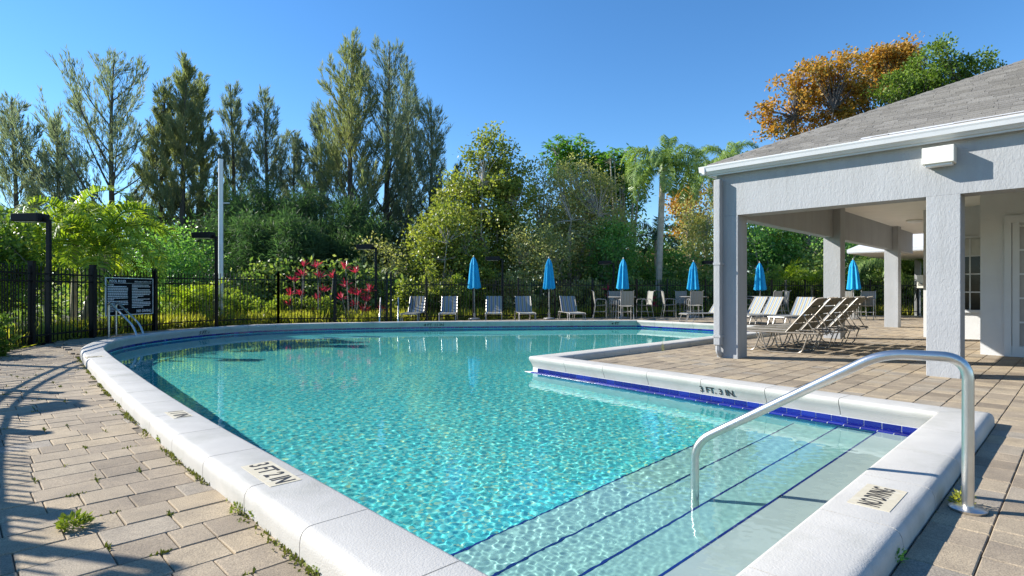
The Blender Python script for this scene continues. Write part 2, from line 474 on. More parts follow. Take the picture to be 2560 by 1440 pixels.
queen_m = leafmat('queen_palm_leaflets', [(0.11, 0.187, 0.055), (0.187, 0.286, 0.088), (0.286, 0.396, 0.132), (0.418, 0.495, 0.209)], .35, .48, patch=.2)
darkpalm_m = leafmat('dark_palm_leaflets', [(0.014, 0.046, 0.022), (0.033, 0.082, 0.033), (0.064, 0.127, 0.046)], .35, .2, patch=.2)
red_m = leafmat('crimson_strap_leaves', [(0.286, 0.013, 0.033), (0.484, 0.028, 0.066), (0.616, 0.077, 0.132), (0.396, 0.055, 0.044)], .35, .35, (1.2, .8, .9), .2)
hedge_m = leafmat('lime_hedge_leaves', [(0.108, 0.18, 0.03), (0.204, 0.288, 0.046), (0.348, 0.42, 0.072), (0.48, 0.516, 0.12)], .4, .48)
cover_m = leafmat('yellow_green_blades', [(0.163, 0.195, 0.029), (0.309, 0.325, 0.049), (0.488, 0.471, 0.081), (0.39, 0.325, 0.098)], .45, .48)
weed_m = leafmat('weed_leaves', [(0.12, 0.18, 0.025), (0.22, 0.28, 0.035), (0.33, 0.35, 0.05)], .5, .3)
moss_m = leafmat('moss', [(0.1, 0.12, 0.02), (0.2, 0.22, 0.035), (0.28, 0.27, 0.05)], .8, .1)

# ------------------------------------------------------------------ ground
ZC, ZW = .14, -.12                                  # top of the coping, water level
def catmull(pts, step=.25, closed=False):
    out = []
    n = len(pts)
    for i in range(n - 1):
        p0 = np.array(pts[max(i - 1, 0)], float); p1 = np.array(pts[i], float); p2 = np.array(pts[i + 1], float); p3 = np.array(pts[min(i + 2, n - 1)], float)
        k = max(2, int(np.linalg.norm(p2 - p1) / step))
        for j in range(k):
            t = j / k
            out.append(.5 * ((2 * p1) + (-p0 + p2) * t + (2 * p0 - 5 * p1 + 4 * p2 - p3) * t * t + (-p0 + 3 * p1 - 3 * p2 + p3) * t ** 3))
    out.append(np.array(pts[-1], float))
    return out
left_curve = catmull([(1.50, .98), (1.50, 1.7), (1.53, 3.0), (1.57, 5.2), (1.66, 7.4), (1.80, 9.8), (1.93, 11.8), (2.10, 13.5), (2.50, 14.95), (3.2, 16.15), (4.2, 17.2),
                      (5.5, 18.1), (6.95, 18.5), (8.6, 18.05), (10.35, 17.15), (12.3, 15.95), (14.26, 14.5), (16.1, 13.05), (17.8, 11.6)], .3)
def straight(a, b, step=.5):
    k = max(2, int(math.dist(a, b) / step))
    return [np.array(a) + (np.array(b) - np.array(a)) * j / k for j in range(1, k + 1)]
poly = list(left_curve) + straight((17.8, 11.6), (17.6, 6.3)) + straight((17.6, 6.3), (6.88, 6.6)) + straight((6.88, 6.6), (6.39, .98)) + straight((6.39, .98), (1.50, .98))[:-1]
POLY = np.array([tuple(UV(p[0], p[1]))[:2] for p in poly])             # inner edge of the coping, world XY
def signed_area(p):
    x, y = p[:, 0], p[:, 1]
    return .5 * float(np.sum(x * np.roll(y, -1) - np.roll(x, -1) * y))
if signed_area(POLY) < 0: POLY = POLY[::-1].copy()
NP = len(POLY)
_d = np.roll(POLY, -1, 0) - POLY
_n = np.stack([_d[:, 1], -_d[:, 0]], 1) / np.linalg.norm(_d, axis=1)[:, None]     # outward normals (ccw polygon)
_m = _n + np.roll(_n, 1, 0)
MITER = _m / (np.sum(_m * _n, 1))[:, None]
def offset_poly(d):
    return POLY + MITER * d
def inside(poly_, P):
    P = np.atleast_2d(P); x, y = P[:, 0], P[:, 1]
    r = np.zeros(len(P), bool)
    j = len(poly_) - 1
    for i in range(len(poly_)):
        xi, yi = poly_[i]; xj, yj = poly_[j]
        c = ((yi > y) != (yj > y)) & (x < (xj - xi) * (y - yi) / (yj - yi + 1e-12) + xi)
        r ^= c; j = i
    return r

# one big sheet of ground with a hole where the pool is
def ground_sheet():
    hole = offset_poly(.2)
    big = [(-220, -40), (220, -40), (220, 420), (-220, 420)]
    b = bmesh.new()
    ov = [b.verts.new((x, y, -.03)) for x, y in big]
    iv = [b.verts.new((x, y, -.03)) for x, y in hole]
    ed = [b.edges.new((ov[i], ov[(i + 1) % 4])) for i in range(4)] + [b.edges.new((iv[i], iv[(i + 1) % NP])) for i in range(NP)]
    bmesh.ops.triangle_fill(b, edges=ed, use_beauty=True)
    for f in b.faces:
        if f.normal.z < 0: f.normal_flip()
    for f in [f for f in b.faces if inside(hole, [tuple(f.calc_center_median())[:2]])[0]]: b.faces.remove(f)
    me = bpy.data.meshes.new('ground'); b.to_mesh(me); b.free()
    me.materials.append(earth_m)
    return me
tag(link('ground', ground_sheet()), kind='structure')

FENCE_UV = [(-1.37, -1.5), (-1.27, 4), (-1.17, 8), (-.85, 11), (-.1, 13.6), (.66, 15.35), (1.24, 16.55), (2.56, 18.05), (4.31, 19.7), (6.2, 20.95)]
fence_pts = [tuple(UV(*p))[:2] for p in FENCE_UV] + [(-9.1, 20.6), (-7.0, 21.0), (-4.45, 21.5)]
FENCE = np.array(catmull(fence_pts, .2))
BACKF = np.array(catmull([(-4.25, 22.4), (0, 24.0), (4.6, 25.6), (11.5, 27.0), (18, 28.0), (27, 28.5)], .3))
DECK = np.array([tuple(p) for p in FENCE] + [(-4.2, 22.0), (0, 23.6), (4.6, 25.2), (11.5, 26.5), (18, 27.4), (27, 27.8), (27, -3), (-1, -4)])

def deck_sheet(name, pred_poly, z):
    b = bmesh.new()
    hole = offset_poly(.2)
    ov = [b.verts.new((x, y, z)) for x, y in pred_poly]
    iv = [b.verts.new((x, y, z)) for x, y in hole]
    ed = [b.edges.new((ov[i], ov[(i + 1) % len(ov)])) for i in range(len(ov))] + [b.edges.new((iv[i], iv[(i + 1) % NP])) for i in range(NP)]
    bmesh.ops.triangle_fill(b, edges=ed, use_beauty=True)
    for f in b.faces:
        if f.normal.z < 0: f.normal_flip()
    for f in [f for f in b.faces if inside(hole, [tuple(f.calc_center_median())[:2]])[0]]: b.faces.remove(f)
    me = bpy.data.meshes.new(name); b.to_mesh(me); b.free()
    me.materials.append(sand_m)
    return link(name, me)
PZ = .03
patio = tag(deck_sheet('patio', DECK, -.016), 'tan paver patio around the pool', kind='structure')
walk = tag(empty('walkway'), 'tan paver walkway between the pool coping and the fence', kind='structure')

# pavers: rows run along E1, a quarter metre wide
def paver_mesh(L, W):
    g = .0025; t = .05; bv = .005
    L2, W2 = L / 2 - g, W / 2 - g
    def ring(a, b_, z): return [(-a, -b_, z), (a, -b_, z), (a, b_, z), (-a, b_, z)]
    v = ring(L2, W2, -t) + ring(L2, W2, -bv) + ring(L2 - bv, W2 - bv, 0)
    f = [(8, 9, 10, 11)]
    for k in range(4):
        f.append((k, (k + 1) % 4, 4 + (k + 1) % 4, 4 + k)); f.append((4 + k, 4 + (k + 1) % 4, 8 + (k + 1) % 4, 8 + k))
    return v, f
PW = .25
pav = []
LENS = [.17, .25, .25, .33, .33]
cop_out = offset_poly(.31)
for j in range(-24, 80):
    v0 = j * PW + .10
    u = -3 + random.random() * .3
    r = random.Random(j * 31 + 5)
    while u < 32:
        L = r.choice(LENS)
        pav.append((u + L / 2, v0 + PW / 2, L)); u += L
pa = np.array(pav)
pxy = pa[:, :1] * np.array([[E1.x, E1.y]]) + pa[:, 1:2] * np.array([[E2.x, E2.y]])
keep = inside(DECK, pxy) & ~inside(cop_out, pxy) & (pxy[:, 1] > .9) & (np.abs(pxy[:, 0]) < pxy[:, 1] * 1.05 + 2.0)
# inside the clubhouse, behind its walls, nothing is seen
keep &= ~((pa[:, 0] > 14.2) & (pa[:, 1] < 1.2))
pa, pxy = pa[keep], pxy[keep]
sx = 1280 + FPX * pxy[:, 0] / pxy[:, 1]; sy = HOR + FPX * EYE / pxy[:, 1]
inview = (sx > -20) & (sx < 2580) & (sy < 1450)
left = pa[:, 0] < 1.7
pm = {}
for L in set(LENS):
    v, f = paver_mesh(L, PW)
    me = bpy.data.meshes.new('paver'); me.from_pydata(v, [], f); me.materials.append(paver_m); pm[L] = me
def lay(sel, root, lift=0.0):
    idx = np.where(sel)[0]
    order = sorted(idx, key=lambda i: (not inview[i], pxy[i, 1]))
    near, rest = order[:298], order[298:]
    for i in near:
        o = link('paver', pm[pa[i, 2]], root, (pxy[i, 0], pxy[i, 1], lift + random.uniform(-.004, .001)), (random.uniform(-.006, .006), random.uniform(-.006, .006), math.pi / 2 - AX + random.uniform(-.008, .008)))
    mb = MB()
    for i in rest:
        v, f = paver_mesh(pa[i, 2], PW)
        zz = lift + random.uniform(-.004, .001)
        c = UV(pa[i, 0], pa[i, 1], zz)
        mb.add([c + E1 * p[0] + E2 * p[1] + UP * p[2] for p in v], f)
    if rest: tag(mb.build('paver_field', paver_m, root), kind='stuff')
lay(left, walk)
lay(~left, patio, PZ)
pad = MB()
for (a, b_, c_, d_) in ((7.05, 32, -7, 5.8), (18.3, 32, 5.8, 30)): pad.uvbox(a, b_, c_, d_, -.02, PZ - .012)
pad.build('bedding_sand', sand_m, patio)

# ------------------------------------------------------------------ pool
pool = tag(empty('pool_basin', (0, 0, 0)), 'white coped swimming pool with cobalt tile band and entry steps', kind='structure')
SEG = np.linalg.norm(np.roll(POLY, -1, 0) - POLY, axis=1)
CUM = np.concatenate([[0], np.cumsum(SEG)])
TOT = CUM[-1]
def at_s(s, d):
    s = s % TOT
    i = int(np.searchsorted(CUM, s, 'right') - 1); i = min(i, NP - 1)
    t = (s - CUM[i]) / SEG[i]
    a = POLY[i] + MITER[i] * d; b_ = POLY[(i + 1) % NP] + MITER[(i + 1) % NP] * d
    return a + (b_ - a) * t
def s_of(u, v):
    p = np.array(tuple(UV(u, v))[:2])
    k = int(np.argmin(np.linalg.norm(POLY - p, axis=1)))
    return CUM[k]
corners = [s_of(1.5, .98), s_of(17.8, 11.6), s_of(17.6, 6.3), s_of(6.88, 6.6), s_of(6.39, .98)]
def sweep(prof, s0, s1, closed_prof=True, step=.12):
    ss = [s0] + [c for c in CUM[:-1] if s0 + .02 < c < s1 - .02] + [s1]
    v = []; f = []; n = len(prof)
    for s in ss:
        for d, z in prof:
            p = at_s(s, d); v.append((p[0], p[1], z))
    for i in range(len(ss) - 1):
        for k in range(n if closed_prof else n - 1):
            f.append((i * n + k, i * n + (k + 1) % n, (i + 1) * n + (k + 1) % n, (i + 1) * n + k))
    if closed_prof:
        f.append(tuple(range(n - 1, -1, -1))); f.append(tuple((len(ss) - 1) * n + k for k in range(n)))
    return v, f
COP = [(.055, -.06), (.040, .0), (.018, .05), (.0, .085), (.0, .118), (.010, .134), (.028, .14), (.305, .14), (.335, .137), (.358, .122), (.370, .098), (.374, .07), (.374, -.06)]
# stones between the corners, each about 0.75 m long
cs = sorted(set(corners)); spans = [(cs[i], cs[i + 1] if i + 1 < len(cs) else cs[0] + TOT) for i in range(len(cs))]
for a, b_ in spans:
    n = max(1, round((b_ - a) / .78))
    cuts = [a + (b_ - a) * k / n + (random.uniform(-.05, .05) if 0 < k < n else 0) for k in range(n + 1)]
    # put corner stones round the corner: no joint at the corner itself
    for k in range(n):
        g0 = .0035; g1 = .0035
        v, f = sweep(COP, cuts[k] + g0, cuts[k + 1] - g1)
        o = MB().add(v, f).build('coping_stone', coping_m, pool, smooth=True)
mb = MB(); v, f = sweep([(.085, -.08), (.065, .0), (.04, .05), (.018, .085), (.018, .108), (.028, .12), (.045, .127), (.29, .127), (.325, .12), (.347, .10), (.357, .07), (.357, -.08)], 0, TOT)
mb.add(v, f[:-2]).build('mortar_bed', mortar_m, pool)
# wall, tile band, ledge
FLOORZ = -.92
v, f = sweep([(.06, .0), (.06, FLOORZ - .02)], 0, TOT, False)
wall = MB().add(v, f).build('pool_wall', wallplaster_m, pool)
fb = bmesh.new()
fv = [fb.verts.new((p[0], p[1], FLOORZ)) for p in offset_poly(.07)]
ff = fb.faces.new(fv); bmesh.ops.triangulate(fb, faces=[ff])
for q in fb.faces:
    if q.normal.z < 0: q.normal_flip()
fm = bpy.data.meshes.new('pool_floor'); fb.to_mesh(fm); fb.free(); fm.materials.append(floor_m)
pfloor = link('pool_floor', fm, pool)
receivers = [wall, pfloor]
TL = .153
def tile_piece(s, kind):
    a, b_ = s + .0035, s + TL - .0035
    if kind == 'wall': prof = [(.058, -.05), (.048, -.05), (.046, -.105), (.058, -.105)]
    else: prof = [(.062, -.107), (-.035, -.107), (-.050, -.113), (-.056, -.125), (-.052, -.150), (.062, -.150)]
    return sweep(prof, a, b_)
s_tip, s_cor = s_of(6.88, 6.6), s_of(6.39, .98)
lo, hi = min(s_tip, s_cor), max(s_tip, s_cor)
near_span = hi - lo < TOT / 2
nt = int((hi - lo) / TL)
grout_m = mat('tile_grout', (.62, .63, .62), .8, .1, 30)
rest_w = MB()
for k in range(nt):
    s = lo + k * TL
    v, f = tile_piece(s, 'wall'); o = MB().add(v, f).build('wall_tile', tile_m, pool)
    v, f = tile_piece(s, 'ledge'); o = MB().add(v, f).build('ledge_tile', tile_m, pool, smooth=True); receivers.append(o)
v, f = sweep([(.052, -.03), (.050, -.11)], lo, hi, False); MB().add(v, f).build('grout', grout_m, pool)
v, f = sweep([(.056, -.1095), (-.036, -.110), (-.0515, -.1165), (-.0545, -.126), (-.051, -.148)], lo, hi, False); MB().add(v, f).build('grout', grout_m, pool)
s = hi + .01
while s < lo + TOT - TL:
    v, f = tile_piece(s, 'wall'); rest_w.add(v, f)
    s += TL
tag(rest_w.build('tile_band', tile_m, pool), kind='stuff')
# entry steps along the short end
STEPS = [(1.45, -.128), (1.83, -.32), (2.28, -.52), (2.75, -.72)]
for i, (ve, z) in enumerate(STEPS):
    vb = .9 if i == 0 else STEPS[i - 1][0] - .02
    o = MB().uvbox(1.42, 6.85, vb, ve, FLOORZ - .05, z).build('entry_step', plaster_m if i == 0 else deepplaster_m, pool)
    n = MB().uvbox(1.6, 6.80, ve - .011, ve + .004, z - .02, z + .003).build('step_nosing', tile_m, pool)
    receivers += [o, n]
for o in receivers: o.cycles.is_caustics_receiver = True

# water: a sheet with real ripples
def water_sheet():
    us = np.geomspace(1.25, 18.3, 860); vs_ = np.geomspace(.85, 19.0, 1000)
    U, V = np.meshgrid(us, vs_, indexing='ij')
    X = U * E1.x + V * E2.x; Y = U * E1.y + V * E2.y
    Z = np.zeros_like(X)
    r = np.random.default_rng(4)
    sp = np.maximum(U * (us[1] / us[0] - 1), V * (vs_[1] / vs_[0] - 1))
    for k in range(70):
        lam = .027 * (7.0 ** r.random()); th = r.uniform(0, 6.2832); ph = r.uniform(0, 6.2832)
        fade = np.clip((lam / sp - 2.6) / 2.0, 0, 1)
        steep = .0088 / math.sqrt(70) * 2.2
        Z += steep * lam / 6.2832 * fade * np.sin((X * math.cos(th) + Y * math.sin(th)) * 6.2832 / lam + ph)
    # calmer and rougher patches
    patch = .65 + .35 * np.sin(X * .9 + 1.3 * np.sin(Y * .55)) * np.sin(Y * .7 + .6 * np.sin(X * .8))
    Z *= .6 + .6 * patch
    Z += ZW
    nu, nv = U.shape
    ins = inside(offset_poly(.12), np.stack([X.ravel(), Y.ravel()], 1)).reshape(nu, nv)
    idx = np.arange(nu * nv).reshape(nu, nv)
    q = np.stack([idx[:-1, :-1], idx[1:, :-1], idx[1:, 1:], idx[:-1, 1:]], -1).reshape(-1, 4)
    ok = (ins[:-1, :-1] | ins[1:, :-1] | ins[1:, 1:] | ins[:-1, 1:]).reshape(-1)
    q = q[ok]
    used = np.unique(q); mp = np.full(nu * nv, -1); mp[used] = np.arange(len(used)); q = mp[q]
    co_ = np.stack([X.ravel(), Y.ravel(), Z.ravel()], 1)[used].astype(np.float32)
    me = bpy.data.meshes.new('water')
    me.vertices.add(len(co_)); me.vertices.foreach_set('co', co_.ravel())
    me.loops.add(q.size); me.loops.foreach_set('vertex_index', q.ravel().astype(np.int32))
    me.polygons.add(len(q)); me.polygons.foreach_set('loop_start', np.arange(0, q.size, 4, dtype=np.int32))
    me.polygons.foreach_set('use_smooth', np.ones(len(q), bool))
    me.update(calc_edges=True); me.validate()
    if me.polygons[0].normal.z < 0: me.flip_normals()
    me.materials.append(water_m)
    return me
wo = tag(link('water', water_sheet()), 'clear turquoise pool water with fine ripples', kind='structure')
wo.cycles.is_caustics_caster = True

# lettering
def text_mesh(txt, size, mat_, extrude=.0008):
    cu = bpy.data.curves.new('lettering', 'FONT')
    cu.body = txt; cu.size = size; cu.align_x = 'CENTER'; cu.align_y = 'CENTER'; cu.extrude = extrude; cu.resolution_u = 2; cu.offset = size * .012
    ob = bpy.data.objects.new('tmp_text', cu); C.objects.link(ob)
    dg = bpy.context.evaluated_depsgraph_get()
    me = bpy.data.meshes.new_from_object(ob.evaluated_get(dg))
    bpy.data.objects.remove(ob); me.name = 'lettering'
    me.materials.clear(); me.materials.append(mat_)
    return me
def frame_obj(o, c, ax, ay, az):
    m = Matrix((Vector(ax).normalized(), Vector(ay).normalized(), Vector(az).normalized())).transposed().to_4x4()
    m.translation = Vector(c)
    o.matrix_local = m
def marker(c, ax, ay, w, h, txt, size, label, squash=1.0):
    o = MB().box(-w / 2, w / 2, -h / 2, h / 2, -.02, .0025).build('depth_marker', plate_m, pool)
    frame_obj(o, c, ax, ay, UP); o['label'] = label
    if txt:
        t = link('lettering', text_mesh(txt, size, ink_m), o, (0, 0, .0035)); t.scale = (1, squash, 1)
    return o
la = (UV(1.53, 3.2) - UV(1.51, 2.4)).normalized()    # along the left edge, away from the camera
mk = (G(600, 1158, ZC) + G(750, 1212, ZC)) / 2
# read from the pool side: text runs towards the camera
marker(G(676, 1183, ZC), -la, UP.cross(-la), .50, .18, '3 FT 2 IN', .118, 'sandy tile marked 3 FT 2 IN on the left coping', 1.4)
marker(G(447, 1036, ZC), -la, UP.cross(-la), .34, .15, '/ / IN', .15, 'worn marker tile further along the left coping', 1.05)
def symbol(c, ax, ay):
    o = MB().box(-.12, .12, -.12, .12, -.02, .0025).build('depth_marker', plate_m, pool); frame_obj(o, c, ax, ay, UP)
    o['label'] = 'square no diving symbol tile near the curve of the coping'
    mb = MB()
    for k in range(24):
        a0, a1 = k / 24 * 6.2832, (k + 1) / 24 * 6.2832
        mb.add([(.085 * math.cos(a0), .085 * math.sin(a0), .004), (.1 * math.cos(a0), .1 * math.sin(a0), .004), (.1 * math.cos(a1), .1 * math.sin(a1), .004), (.085 * math.cos(a1), .085 * math.sin(a1), .004)], [(0, 1, 2, 3)])
    mb.add([(-.065, .055, .004), (-.055, .065, .004), (.065, -.055, .004), (.055, -.065, .004)], [(3, 2, 1, 0)])
    mb.add([(-.05, -.02, .004), (.04, .01, .004), (.04, .03, .004), (-.05, .0, .004)], [(0, 1, 2, 3)])
    mb.build('lettering', ink_m, o)
symbol(G(237, 892, ZC), -la, UP.cross(-la))
nd = G(2195, 1243, ZC)
marker(nd, E1, E2, .40, .19, 'NO DIVING', .068, 'sandy tile marked NO DIVING on the coping beside the steps', 2.1)
def face_text(s, txt, size, z=.03, d=.012, label=None):
    p = at_s(s, d); q = at_s(s + .05, d)
    t = Vector((q[0] - p[0], q[1] - p[1], 0)).normalized()
    n = t.cross(UP)                                   # outward of the polygon
    inw = -n
    ax = t if False else t
    # reader stands in the pool: text runs to the reader's right
    ax = UP.cross(inw)
    o = link('painted_depth', text_mesh(txt, size, ink_m), pool)
    up_ = (UP * .145 + inw * .055).normalized()
    frame_obj(o, Vector((p[0], p[1], z)) + ax.cross(up_) * .004, ax, up_, ax.cross(up_))
    if label: o['label'] = label
bp_ = G(1782, 968, .03); k_ = int(np.argmin(np.linalg.norm(POLY - np.array(bp_[:2]), axis=1)))
def nearest_s(p):
    best = min(range(0, int(TOT / .05)), key=lambda i: np.linalg.norm(at_s(i * .05, 0) - np.array((p[0], p[1]))))
    return best * .05
face_text(nearest_s(G(1782, 955, .14)), '3 FT. 3 IN.', .11, .02, .030, 'black painted 3 FT. 3 IN. on the coping face')
for pxx, txt in ((520, '5 FT. IN'), (1075, '4 FT. 11 IN'), (1538, '4 FT')):
    f_ = min(left_curve, key=lambda p: abs(px(UV(p[0], p[1], .14))[0] - pxx) + (100 if UV(p[0], p[1]).y < 12 else 0))
    face_text(s_of(*f_), txt, .15, .02, .026)

# weeds growing along the foot of the coping
def kites(P0, Dv, L, W, rngl, roll=None, taper=.5):
    n = len(P0)
    Dv = Dv / np.maximum(1e-6, np.linalg.norm(Dv, axis=1))[:, None]
    rv = rngl.normal(size=(n, 3)) if roll is None else roll
    S = np.cross(Dv, rv); S /= np.maximum(1e-6, np.linalg.norm(S, axis=1))[:, None]
    L = np.broadcast_to(np.asarray(L, float), (n,))[:, None]; W = np.broadcast_to(np.asarray(W, float), (n,))[:, None]
    mid = P0 + Dv * L * taper
    return np.stack([P0, mid + S * W / 2, P0 + Dv * L, mid - S * W / 2], 1)
def weed(loc, r, h, n, mat_, label, seed, grp='weeds along the coping'):
    rl = np.random.default_rng(seed)
    a = rl.uniform(0, 6.2832, n); rr = r * np.sqrt(rl.random(n)); zz = h * rl.random(n) * (1 - .5 * rr / r)
    P = np.stack([np.cos(a) * rr, np.sin(a) * rr, zz], 1)
    Dv = np.stack([np.cos(a), np.sin(a), .3 + rl.random(n)], 1) + rl.normal(size=(n, 3)) * .4
    K = kites(P, Dv, rl.uniform(.5, 1.2, n) * r * .55, r * .22, rl)
    S_ = np.stack([np.zeros(14), np.zeros(14), np.linspace(0, h * .92, 14)], 1)
    K = np.concatenate([K, kites(S_, np.tile([[0, .05, 1.0]], (14, 1)), h * .2, r * .12 + .004, rl)])
    o = link('weed', quads_mesh('weed', K, mat_), None, loc)
    return tag(o, label, 'weed', grp)
wl = ['small weed at the coping foot nearest the bottom edge', 'weed under the joint below the depth tile', 'leafy weed beside the second coping joint', 'yellowish weed tuft halfway along the left coping',
      'tall wispy weed beside the 3 FT 2 IN tile', 'bright weed clump where the walkway narrows', 'tiny weed near the far bend of the walkway', 'sprawling green weed in the walkway pavers']
for i, (x, y, r, h, n) in enumerate([(800, 1428, .05, .05, 60), (650, 1292, .06, .09, 90), (600, 1278, .06, .06, 70), (535, 1198, .055, .05, 70), (483, 1148, .08, .16, 160), (418, 1103, .08, .09, 150), (305, 1002, .06, .04, 60), (185, 1318, .11, .09, 220)]):
    weed(G(x, y, 0), r * (.6 if i == 7 else .8), h * .8, n, weed_m, wl[i], 40 + i)
weed(G(2405, 1262, PZ), .05, .10, 140, cover_m, 'yellow weed growing at the foot of the steel handrail', 60)
weed(G(2228, 1400, PZ), .05, .08, 80, deep_m, 'dark weed in the shade of the right coping', 61)
weed(G(1657, 878, PZ), .03, .2, 90, cover_m, 'thin stalk growing from a joint in the far coping', 62)
def moss_strip():
    rl = np.random.default_rng(5); P = []
    for s in np.arange(0, TOT, .012):
        p = at_s(s, .38 + abs(rl.normal()) * .012)
        u, v = uv_of(p)
        if math.sin(v * 3.1) + math.sin(v * 7.7 + 1) + rl.normal() * .8 > .2 and p[1] > 1.5 and p[1] < 14:
            for k in range(3): P.append((p[0] + rl.normal() * .014, p[1] + rl.normal() * .014, -.004))
    cand = np.where(left & inview & (pxy[:, 1] < 9))[0]
    for i in rl.choice(cand, min(38, len(cand)), replace=False):        # tufts rooted in the paver joints
        e = UV(pa[i, 0] + pa[i, 2] / 2 * rl.choice([-1, 1]), pa[i, 1] + PW / 2 * rl.choice([-1, 1]))
        al = E1 if rl.random() < .6 else E2
        for k in range(int(rl.integers(6, 26))):
            q = e + al * rl.normal() * .03; P.append((q.x + rl.normal() * .004, q.y + rl.normal() * .004, -.012))
    P = np.array(P); n = len(P)
    Dv = rl.normal(size=(n, 3)) * .6 + np.array([0, 0, 1.0])
    return quads_mesh('moss', kites(P, Dv, rl.uniform(.012, .035, n), .014, rl), moss_m)
tag(link('moss', moss_strip()), 'strip of moss and grit along the coping foot', 'moss', kind='stuff')

# ------------------------------------------------------------------ clubhouse
club = tag(empty('clubhouse', UV(9.9, 4.55)), 'pale grey stucco clubhouse with open loggia and grey shingle roof', 'building')
_inv = Matrix.Translation(-UV(9.9, 4.55))
def P_(o, parent=club):                            # parts are modelled in world space; hang them on the empty without moving them
    o.parent = parent
    o.matrix_parent_inverse = _inv
    return o
def cpart(mb, name, m, parent=club, **kw):
    o = mb.build(name, m, None, **kw)
    if parent is club: return P_(o)
    o.parent = parent
    return o
UF = 9.90                                           # front face of the columns and beam
CW = .39
BZ0, BZ1 = 2.58, 3.33
for (u0, v0) in ((UF, 4.37), (UF, 1.25), (UF, -1.9), (15.8, 4.37), (21.9, 4.37)):
    cpart(MB().uvbox(u0, u0 + CW, v0, v0 + CW, -.04, BZ0), 'column', stucco_m, bevel=.008)
cpart(MB().uvbox(UF, UF + CW, -9, 4.37 + CW, BZ0, BZ1), 'front_beam', stucco_m)
cpart(MB().uvbox(UF + CW, 25, 4.54, 4.37 + CW, BZ0, BZ1), 'side_beam', stucco_m)
for u0 in (15.8, 21.9): cpart(MB().uvbox(u0, u0 + CW, 4.37, 4.538, BZ0, BZ1), 'pilaster', stucco_m)
UE, VE = 9.78, 4.88                                 # eave lines
cpart(MB().uvbox(UE + .03, 25.5, -9.5, VE - .03, BZ1, BZ1 + .05), 'soffit', soffit_m)
ZE = 3.50; PITCH = .47
# gutter, flashing
def gutter(p0, p1, outw, name):
    d = (p1 - p0)
    prof = [(0, 0), (.035, 0), (.06, .03), (.095, .045), (.105, .10), (.115, .125), (.115, .14), (.10, .14), (.10, .132), (0, .132)]
    v = [p + outw * a + UP * b for p in (p0, p1) for a, b in prof]
    n = len(prof)
    f = [(k, (k + 1) % n, n + (k + 1) % n, n + k) for k in range(n)] + [tuple(range(n)), tuple(range(2 * n - 1, n - 1, -1))]
    return MB().add(v, f)
cpart(gutter(UV(UE, VE + .115, ZE - .16), UV(UE, -9.5, ZE - .16), -E1, 'gutter'), 'gutter', trim_m)
cpart(gutter(UV(UE - .115, VE, ZE - .16), UV(25.5, VE, ZE - .16), E2, 'gutter'), 'gutter', trim_m)
cpart(MB().uvbox(UE, UE + .03, -9.5, VE - .03, BZ1 - .02, ZE - .02), 'fascia', trim_m)
cpart(MB().uvbox(UE + .03, 25.5, VE - .03, VE, BZ1 - .02, ZE - .02), 'fascia', trim_m)
# metal drip edge in two lengths, as the photograph shows
def slope_pt(u, v, lift=0.0):
    return UV(u, v, ZE + PITCH * (u - UE) + lift)
def slope_strip(v0, v1, w, lift, name, m):
    mb = MB()
    a = [slope_pt(UE - .02, v0, lift), slope_pt(UE + w, v0, lift), slope_pt(UE + w, v1, lift), slope_pt(UE - .02, v1, lift)]
    b = [p - UP * .012 for p in a]
    mb.add(a + b, [(0, 1, 2, 3), (7, 6, 5, 4), (0, 4, 5, 1), (1, 5, 6, 2), (2, 6, 7, 3), (3, 7, 4, 0)])
    cpart(mb, name, m)
slope_strip(VE, 2.45, .085, .012, 'drip_edge', trim_m)
slope_strip(2.45, -9.5, .15, .020, 'drip_edge', trim_m)
# hip roof body
roof_half = (VE + 9.5) / 2
ridge_h = ZE + PITCH * roof_half
rb = MB()
c = [UV(UE, VE, ZE), UV(25.5, VE, ZE), UV(25.5, -9.5, ZE), UV(UE, -9.5, ZE), UV(UE + roof_half, (VE - 9.5) / 2, ridge_h), UV(25.5 - roof_half, (VE - 9.5) / 2, ridge_h)]
cc = [p - UP * .03 for p in c]
rb.add(cc, [(0, 3, 4), (1, 0, 4, 5), (2, 1, 5), (3, 2, 5, 4), (0, 1, 2, 3)])
roof = cpart(rb, 'roof', shingle_m)
roof_loc = roof
# shingle courses on the front slope
slen = math.sqrt(1 + PITCH ** 2)
EXPO = .135
run = EXPO / slen
sh = []
rr = random.Random(3)
for k in range(int(roof_half / run)):
    u0 = UE + k * run
    vmax = VE - (u0 - UE) + .02
    vmin = -9.5 + (u0 - UE)
    v = vmax - (rr.random() * .3 if k % 2 else rr.random() * .3)
    first = True
    vtop = vmax
    while vtop > max(vmin, -6.0):
        w = rr.choice([.20, .26, .30, .34, .22])
        vb = vtop - w
        sh.append((u0, vtop, vb, rr.choice([0, 0, .004, .008])))
        vtop = vb
def shingle_geo(u0, va, vb, extra):
    u1 = u0 + run * 1.6
    t0 = .024 + extra
    g = .004
    va -= g
    cut = VE - (u1 - UE) + .02
    a = [slope_pt(u0, va, t0 + .004), slope_pt(u0, vb, t0 + .004), slope_pt(u1, vb, -.002), slope_pt(u1, min(va, cut) if min(va, cut) > vb else vb + .004, -.002)]
    b = [slope_pt(u0, va, -.028), slope_pt(u0, vb, -.028)]
    return a + b, [(0, 1, 2, 3), (4, 5, 1, 0), (4, 0, 3), (1, 5, 2)]
def sh_key(s):
    p = slope_pt(s[0], (s[1] + s[2]) / 2)
    q = px(p)
    return (not (q[0] < 2575), p.y)
sh.sort(key=sh_key)
